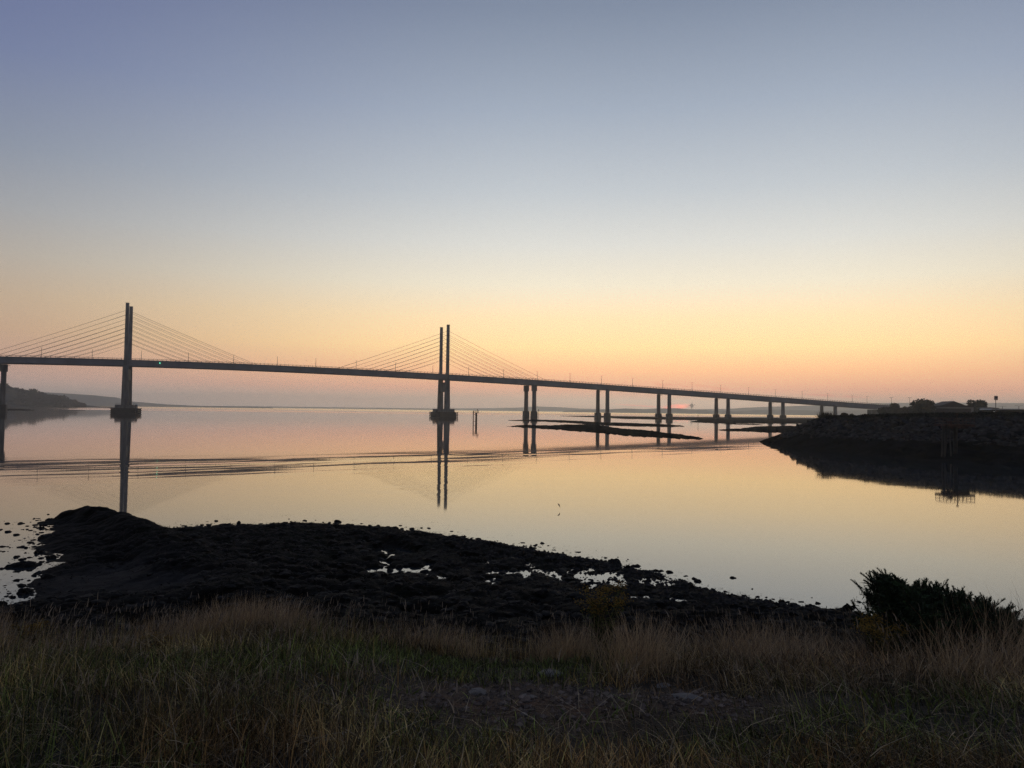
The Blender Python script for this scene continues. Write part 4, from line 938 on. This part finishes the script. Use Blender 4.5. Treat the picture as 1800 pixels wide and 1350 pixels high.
# floating scraps of weed
n = 900; pts = []
for _ in range(n):
    i = random.randrange(2, len(shore_px) - 4); a, b = shore_px[i], shore_px[i + 1]; t = random.random(); x = a[0] + (b[0] - a[0]) * t; y = a[1] + (b[1] - a[1]) * t
    if x < 125 and y > 915: x -= abs(random.gauss(0, 34)); y += random.gauss(0, 6)
    else: y -= abs(random.gauss(0, 9)) + 1
    p = onz(x, y, .012); 
    for _k in range(random.randint(1, 5)): pts.append((p.x + random.gauss(0, .22), p.y + random.gauss(0, .1), random.uniform(.004, .02)))
pts = np.array(pts); n = len(pts)
tag(blades('drift_weed', pts, rng.uniform(.05, .22, n), rng.random(n) * 6.28, rng.uniform(1.0, 1.1, n), rng.uniform(.01, .035, n), np.array([[.012, .011, .008]]) * rng.uniform(.6, 1.4, (n, 1)), MAT['frond'], rise=.12), 'scraps of seaweed floating along the edge of the foreshore', 'seaweed', kind='stuff')

# ------------------------------------------------------------------ plants
def gorse():
    random.seed(77)
    c0 = at(1665, 1110, 7.0); zb = 3.75; r = empty('gorse_bush', (c0.x, 7.0, zb)); tag(r, 'dark spiny gorse bush rising against the water at the right', 'bush')
    k = 7.0 / FPX
    V, T, C = [], [], []
    st = MB()
    prof = [(1530, 1060), (1545, 1008), (1560, 1000), (1580, 1008), (1592, 1030), (1620, 1028), (1640, 1022), (1660, 1028), (1690, 1040), (1720, 1045), (1745, 1055), (1770, 1070), (1795, 1105)]
    def top(x): return np.interp(x, [p[0] for p in prof], [p[1] for p in prof])
    nsh = 1500
    for i in range(nsh):
        px = random.uniform(1562, 1794) if i < 1150 else random.uniform(1560, 1606); dy = random.gauss(0, .33)
        zt = at(px, top(px), 7.0).z - zb; edge = 1 - min(1, min(px - 1540, 1800 - px) / 60)
        hfr = 1 - .95 * random.random() ** 1.9
        hfr = max(hfr, .35) if px < 1580 else hfr
        base = Vector(((px - 1660) * k, dy, max(.05, zt * hfr * (1 - .5 * (dy / .8) ** 2) - .1)))
        lx = -1.0 * edge if px < 1660 else 1.0 * edge
        d = Vector((lx * .85 + random.gauss(-.08, .22), dy * .9 + random.gauss(0, .3) - .15, 1.0 - .35 * edge + random.gauss(0, .15))).normalized()
        Ls = random.uniform(.06, .14)
        bend = Vector((random.gauss(0, .03), random.gauss(0, .03), 0))
        st.tube([base - d * .25, base, base + d * Ls], [.006, .005, .002], 4)
        nsp = int(60 + Ls * 360); g = random.uniform(.6, 1.3)
        for j in range(nsp):
            t = random.random() ** .8 * 1.15 - .15; p = base + d * (Ls * t) + bend * t * t
            a = Vector((random.gauss(0, 1), random.gauss(0, 1), random.gauss(0, 1))); a = (a - d * a.dot(d)).normalized(); q = (a * .8 + d * .75).normalized()
            sl = random.uniform(.022, .040) * (1.1 - .45 * max(t, 0)); b = q.cross(a if abs(q.dot(a)) < .99 else d).normalized() * .0045
            n0 = len(V); V += [tuple(p - b), tuple(p + b), tuple(p + q * sl)]; T.append((n0, n0 + 1, n0 + 2)); C += [(.042 * g, .072 * g, .025 * g)] * 3
    for i in range(15000):
        px = random.uniform(1556, 1788) if i < 10000 else random.uniform(1553, 1610); dy = random.gauss(0, .26); zt = at(px, top(px), 7.0).z - zb
        p = Vector(((px - 1660) * k, dy, (zt - .07) * random.random() ** .7 * (1 - .5 * (dy / .8) ** 2)))
        a = Vector((random.gauss(0, 1), random.gauss(0, 1), random.gauss(.3, 1))).normalized(); b = a.orthogonal().normalized() * .006; g = random.uniform(.5, 1.2); n0 = len(V)
        V += [tuple(p - b), tuple(p + b), tuple(p + a * .06)]; T.append((n0, n0 + 1, n0 + 2)); C += [(.028 * g, .046 * g, .017 * g)] * 3
    mesh_np('foliage', V, None, T, MAT['gorse'], r, cols=np.array(C))
    for x in np.linspace(-.6, .6, 9): st.tube([(x * .4, random.gauss(0, .1), -.25), (x * .8, random.gauss(0, .15), .25), (x, random.gauss(0, .2), .55)], [.018, .012, .006], 5)
    st.build('stems', MAT['bark'], r)
gorse()
def ragwort(px, D, zb, zt_px, w, label, col, seed, n=26):
    random.seed(seed); c = at(px, zt_px, D); r = empty('ragwort_plant', (c.x, D, zb)); tag(r, label, 'plant', 'ragwort plants on the bank'); h = c.z - zb
    st = MB(); V, Q, C = [], [], []; TT = []
    for i in range(n):
        a = random.uniform(0, 6.28); lean = random.uniform(.05, w); b = Vector((random.gauss(0, .03), random.gauss(0, .03), -.05)); H = h * random.uniform(.6, 1.0)
        tp = Vector((math.cos(a) * lean, math.sin(a) * lean, H)); pts = [b.lerp(tp, t) + Vector((0, 0, .04 * math.sin(t * 3.1))) for t in (0, .35, .7, 1)]
        st.tube(pts, [.004, .0035, .003, .002], 4)
        for j in range(46):
            t = random.uniform(.12, 1); p = b.lerp(tp, t); d = Vector((random.gauss(0, 1), random.gauss(0, 1), random.gauss(.3, .5))).normalized(); s_ = random.uniform(.02, .05) * (1.2 - .5 * t); q = d.orthogonal().normalized() * s_ * .22
            n0 = len(V); V += [tuple(p), tuple(p + d * s_ * .5 + q), tuple(p + d * s_), tuple(p + d * s_ * .5 - q)]; Q.append((n0, n0 + 1, n0 + 2, n0 + 3)); g = random.uniform(.5, 1.4); C += [tuple(q_ * g for q_ in col)] * 4
        for j in range(26):
            p = tp + Vector((random.gauss(0, .035), random.gauss(0, .035), random.gauss(.0, .02))); s_ = random.uniform(.005, .01); n0 = len(V)
            V += [tuple(p + Vector(v_) * s_) for v_ in oct_]; TT += [tuple(n0 + q_ for q_ in f) for f in of]; C += [(.26, .16, .025)] * 6
    st.build('stems', MAT['bark'], r); mesh_np('foliage', V, Q, TT, MAT['gorse'], r, cols=np.array(C))
ragwort(1056, 7.3, 3.72, 1030, .24, 'tall leafy ragwort clump with dull yellow heads behind the gravel', (.075, .092, .018), 811, 30)
ragwort(268, 6.9, 3.85, 1125, .17, 'withered brown ragwort in the grass at the left', (.12, .068, .018), 812, 20)
ragwort(1545, 6.6, 3.95, 1092, .24, 'dull yellow green ragwort at the left foot of the gorse', (.085, .08, .02), 813, 22)
ragwort(52, 7.4, 3.75, 1096, .13, 'small yellowish ragwort at the far left edge of the bank', (.11, .085, .02), 814, 12)

# ------------------------------------------------------------------ haze
hb = MB().box((0, 0, 69), (2 * 9000, 2 * 9000, 144)).build('haze', MAT['mud']); hb.data.materials.clear()
HM = bpy.data.materials.new('haze_air'); HM.use_nodes = True; n_, l_ = HM.node_tree.nodes, HM.node_tree.links; n_.clear()
pv = n_.new('ShaderNodeVolumePrincipled'); pv.inputs['Color'].default_value = (.95, 1.0, 1.0, 1); pv.inputs['Density'].default_value = 1.7e-4; pv.inputs['Anisotropy'].default_value = .78
ho = n_.new('ShaderNodeOutputMaterial'); l_.new(pv.outputs[0], ho.inputs['Volume']); hb.data.materials.append(HM)
tag(hb, 'thin dawn haze over the water', 'haze', kind='stuff')

# ------------------------------------------------------------------ sun below the horizon and render settings
sd_ = bpy.data.lights.new('sun', 'SUN'); sd_.energy = .3; sd_.angle = R_(.5); sd_.color = (1, .75, .5); so = bpy.data.objects.new('sun', sd_); link(so)
so.rotation_euler = (R_(90 + 1.0), 0, R_(180 - SUNAZ))
so.location = (0, 0, 60)
vs = S.view_settings; vs.view_transform = 'Standard'; vs.look = 'None'; vs.exposure = 0; vs.gamma = 1; vs.use_curve_mapping = False
c_ = S.cycles; S.render.engine = 'CYCLES'
c_.max_bounces = 5; c_.diffuse_bounces = 2; c_.glossy_bounces = 3; c_.transmission_bounces = 2; c_.volume_bounces = 1; c_.transparent_max_bounces = 8
c_.use_denoising = True; c_.denoising_prefilter = 'NONE'; c_.denoiser = 'OPENIMAGEDENOISE'
c_.caustics_reflective = False; c_.caustics_refractive = False
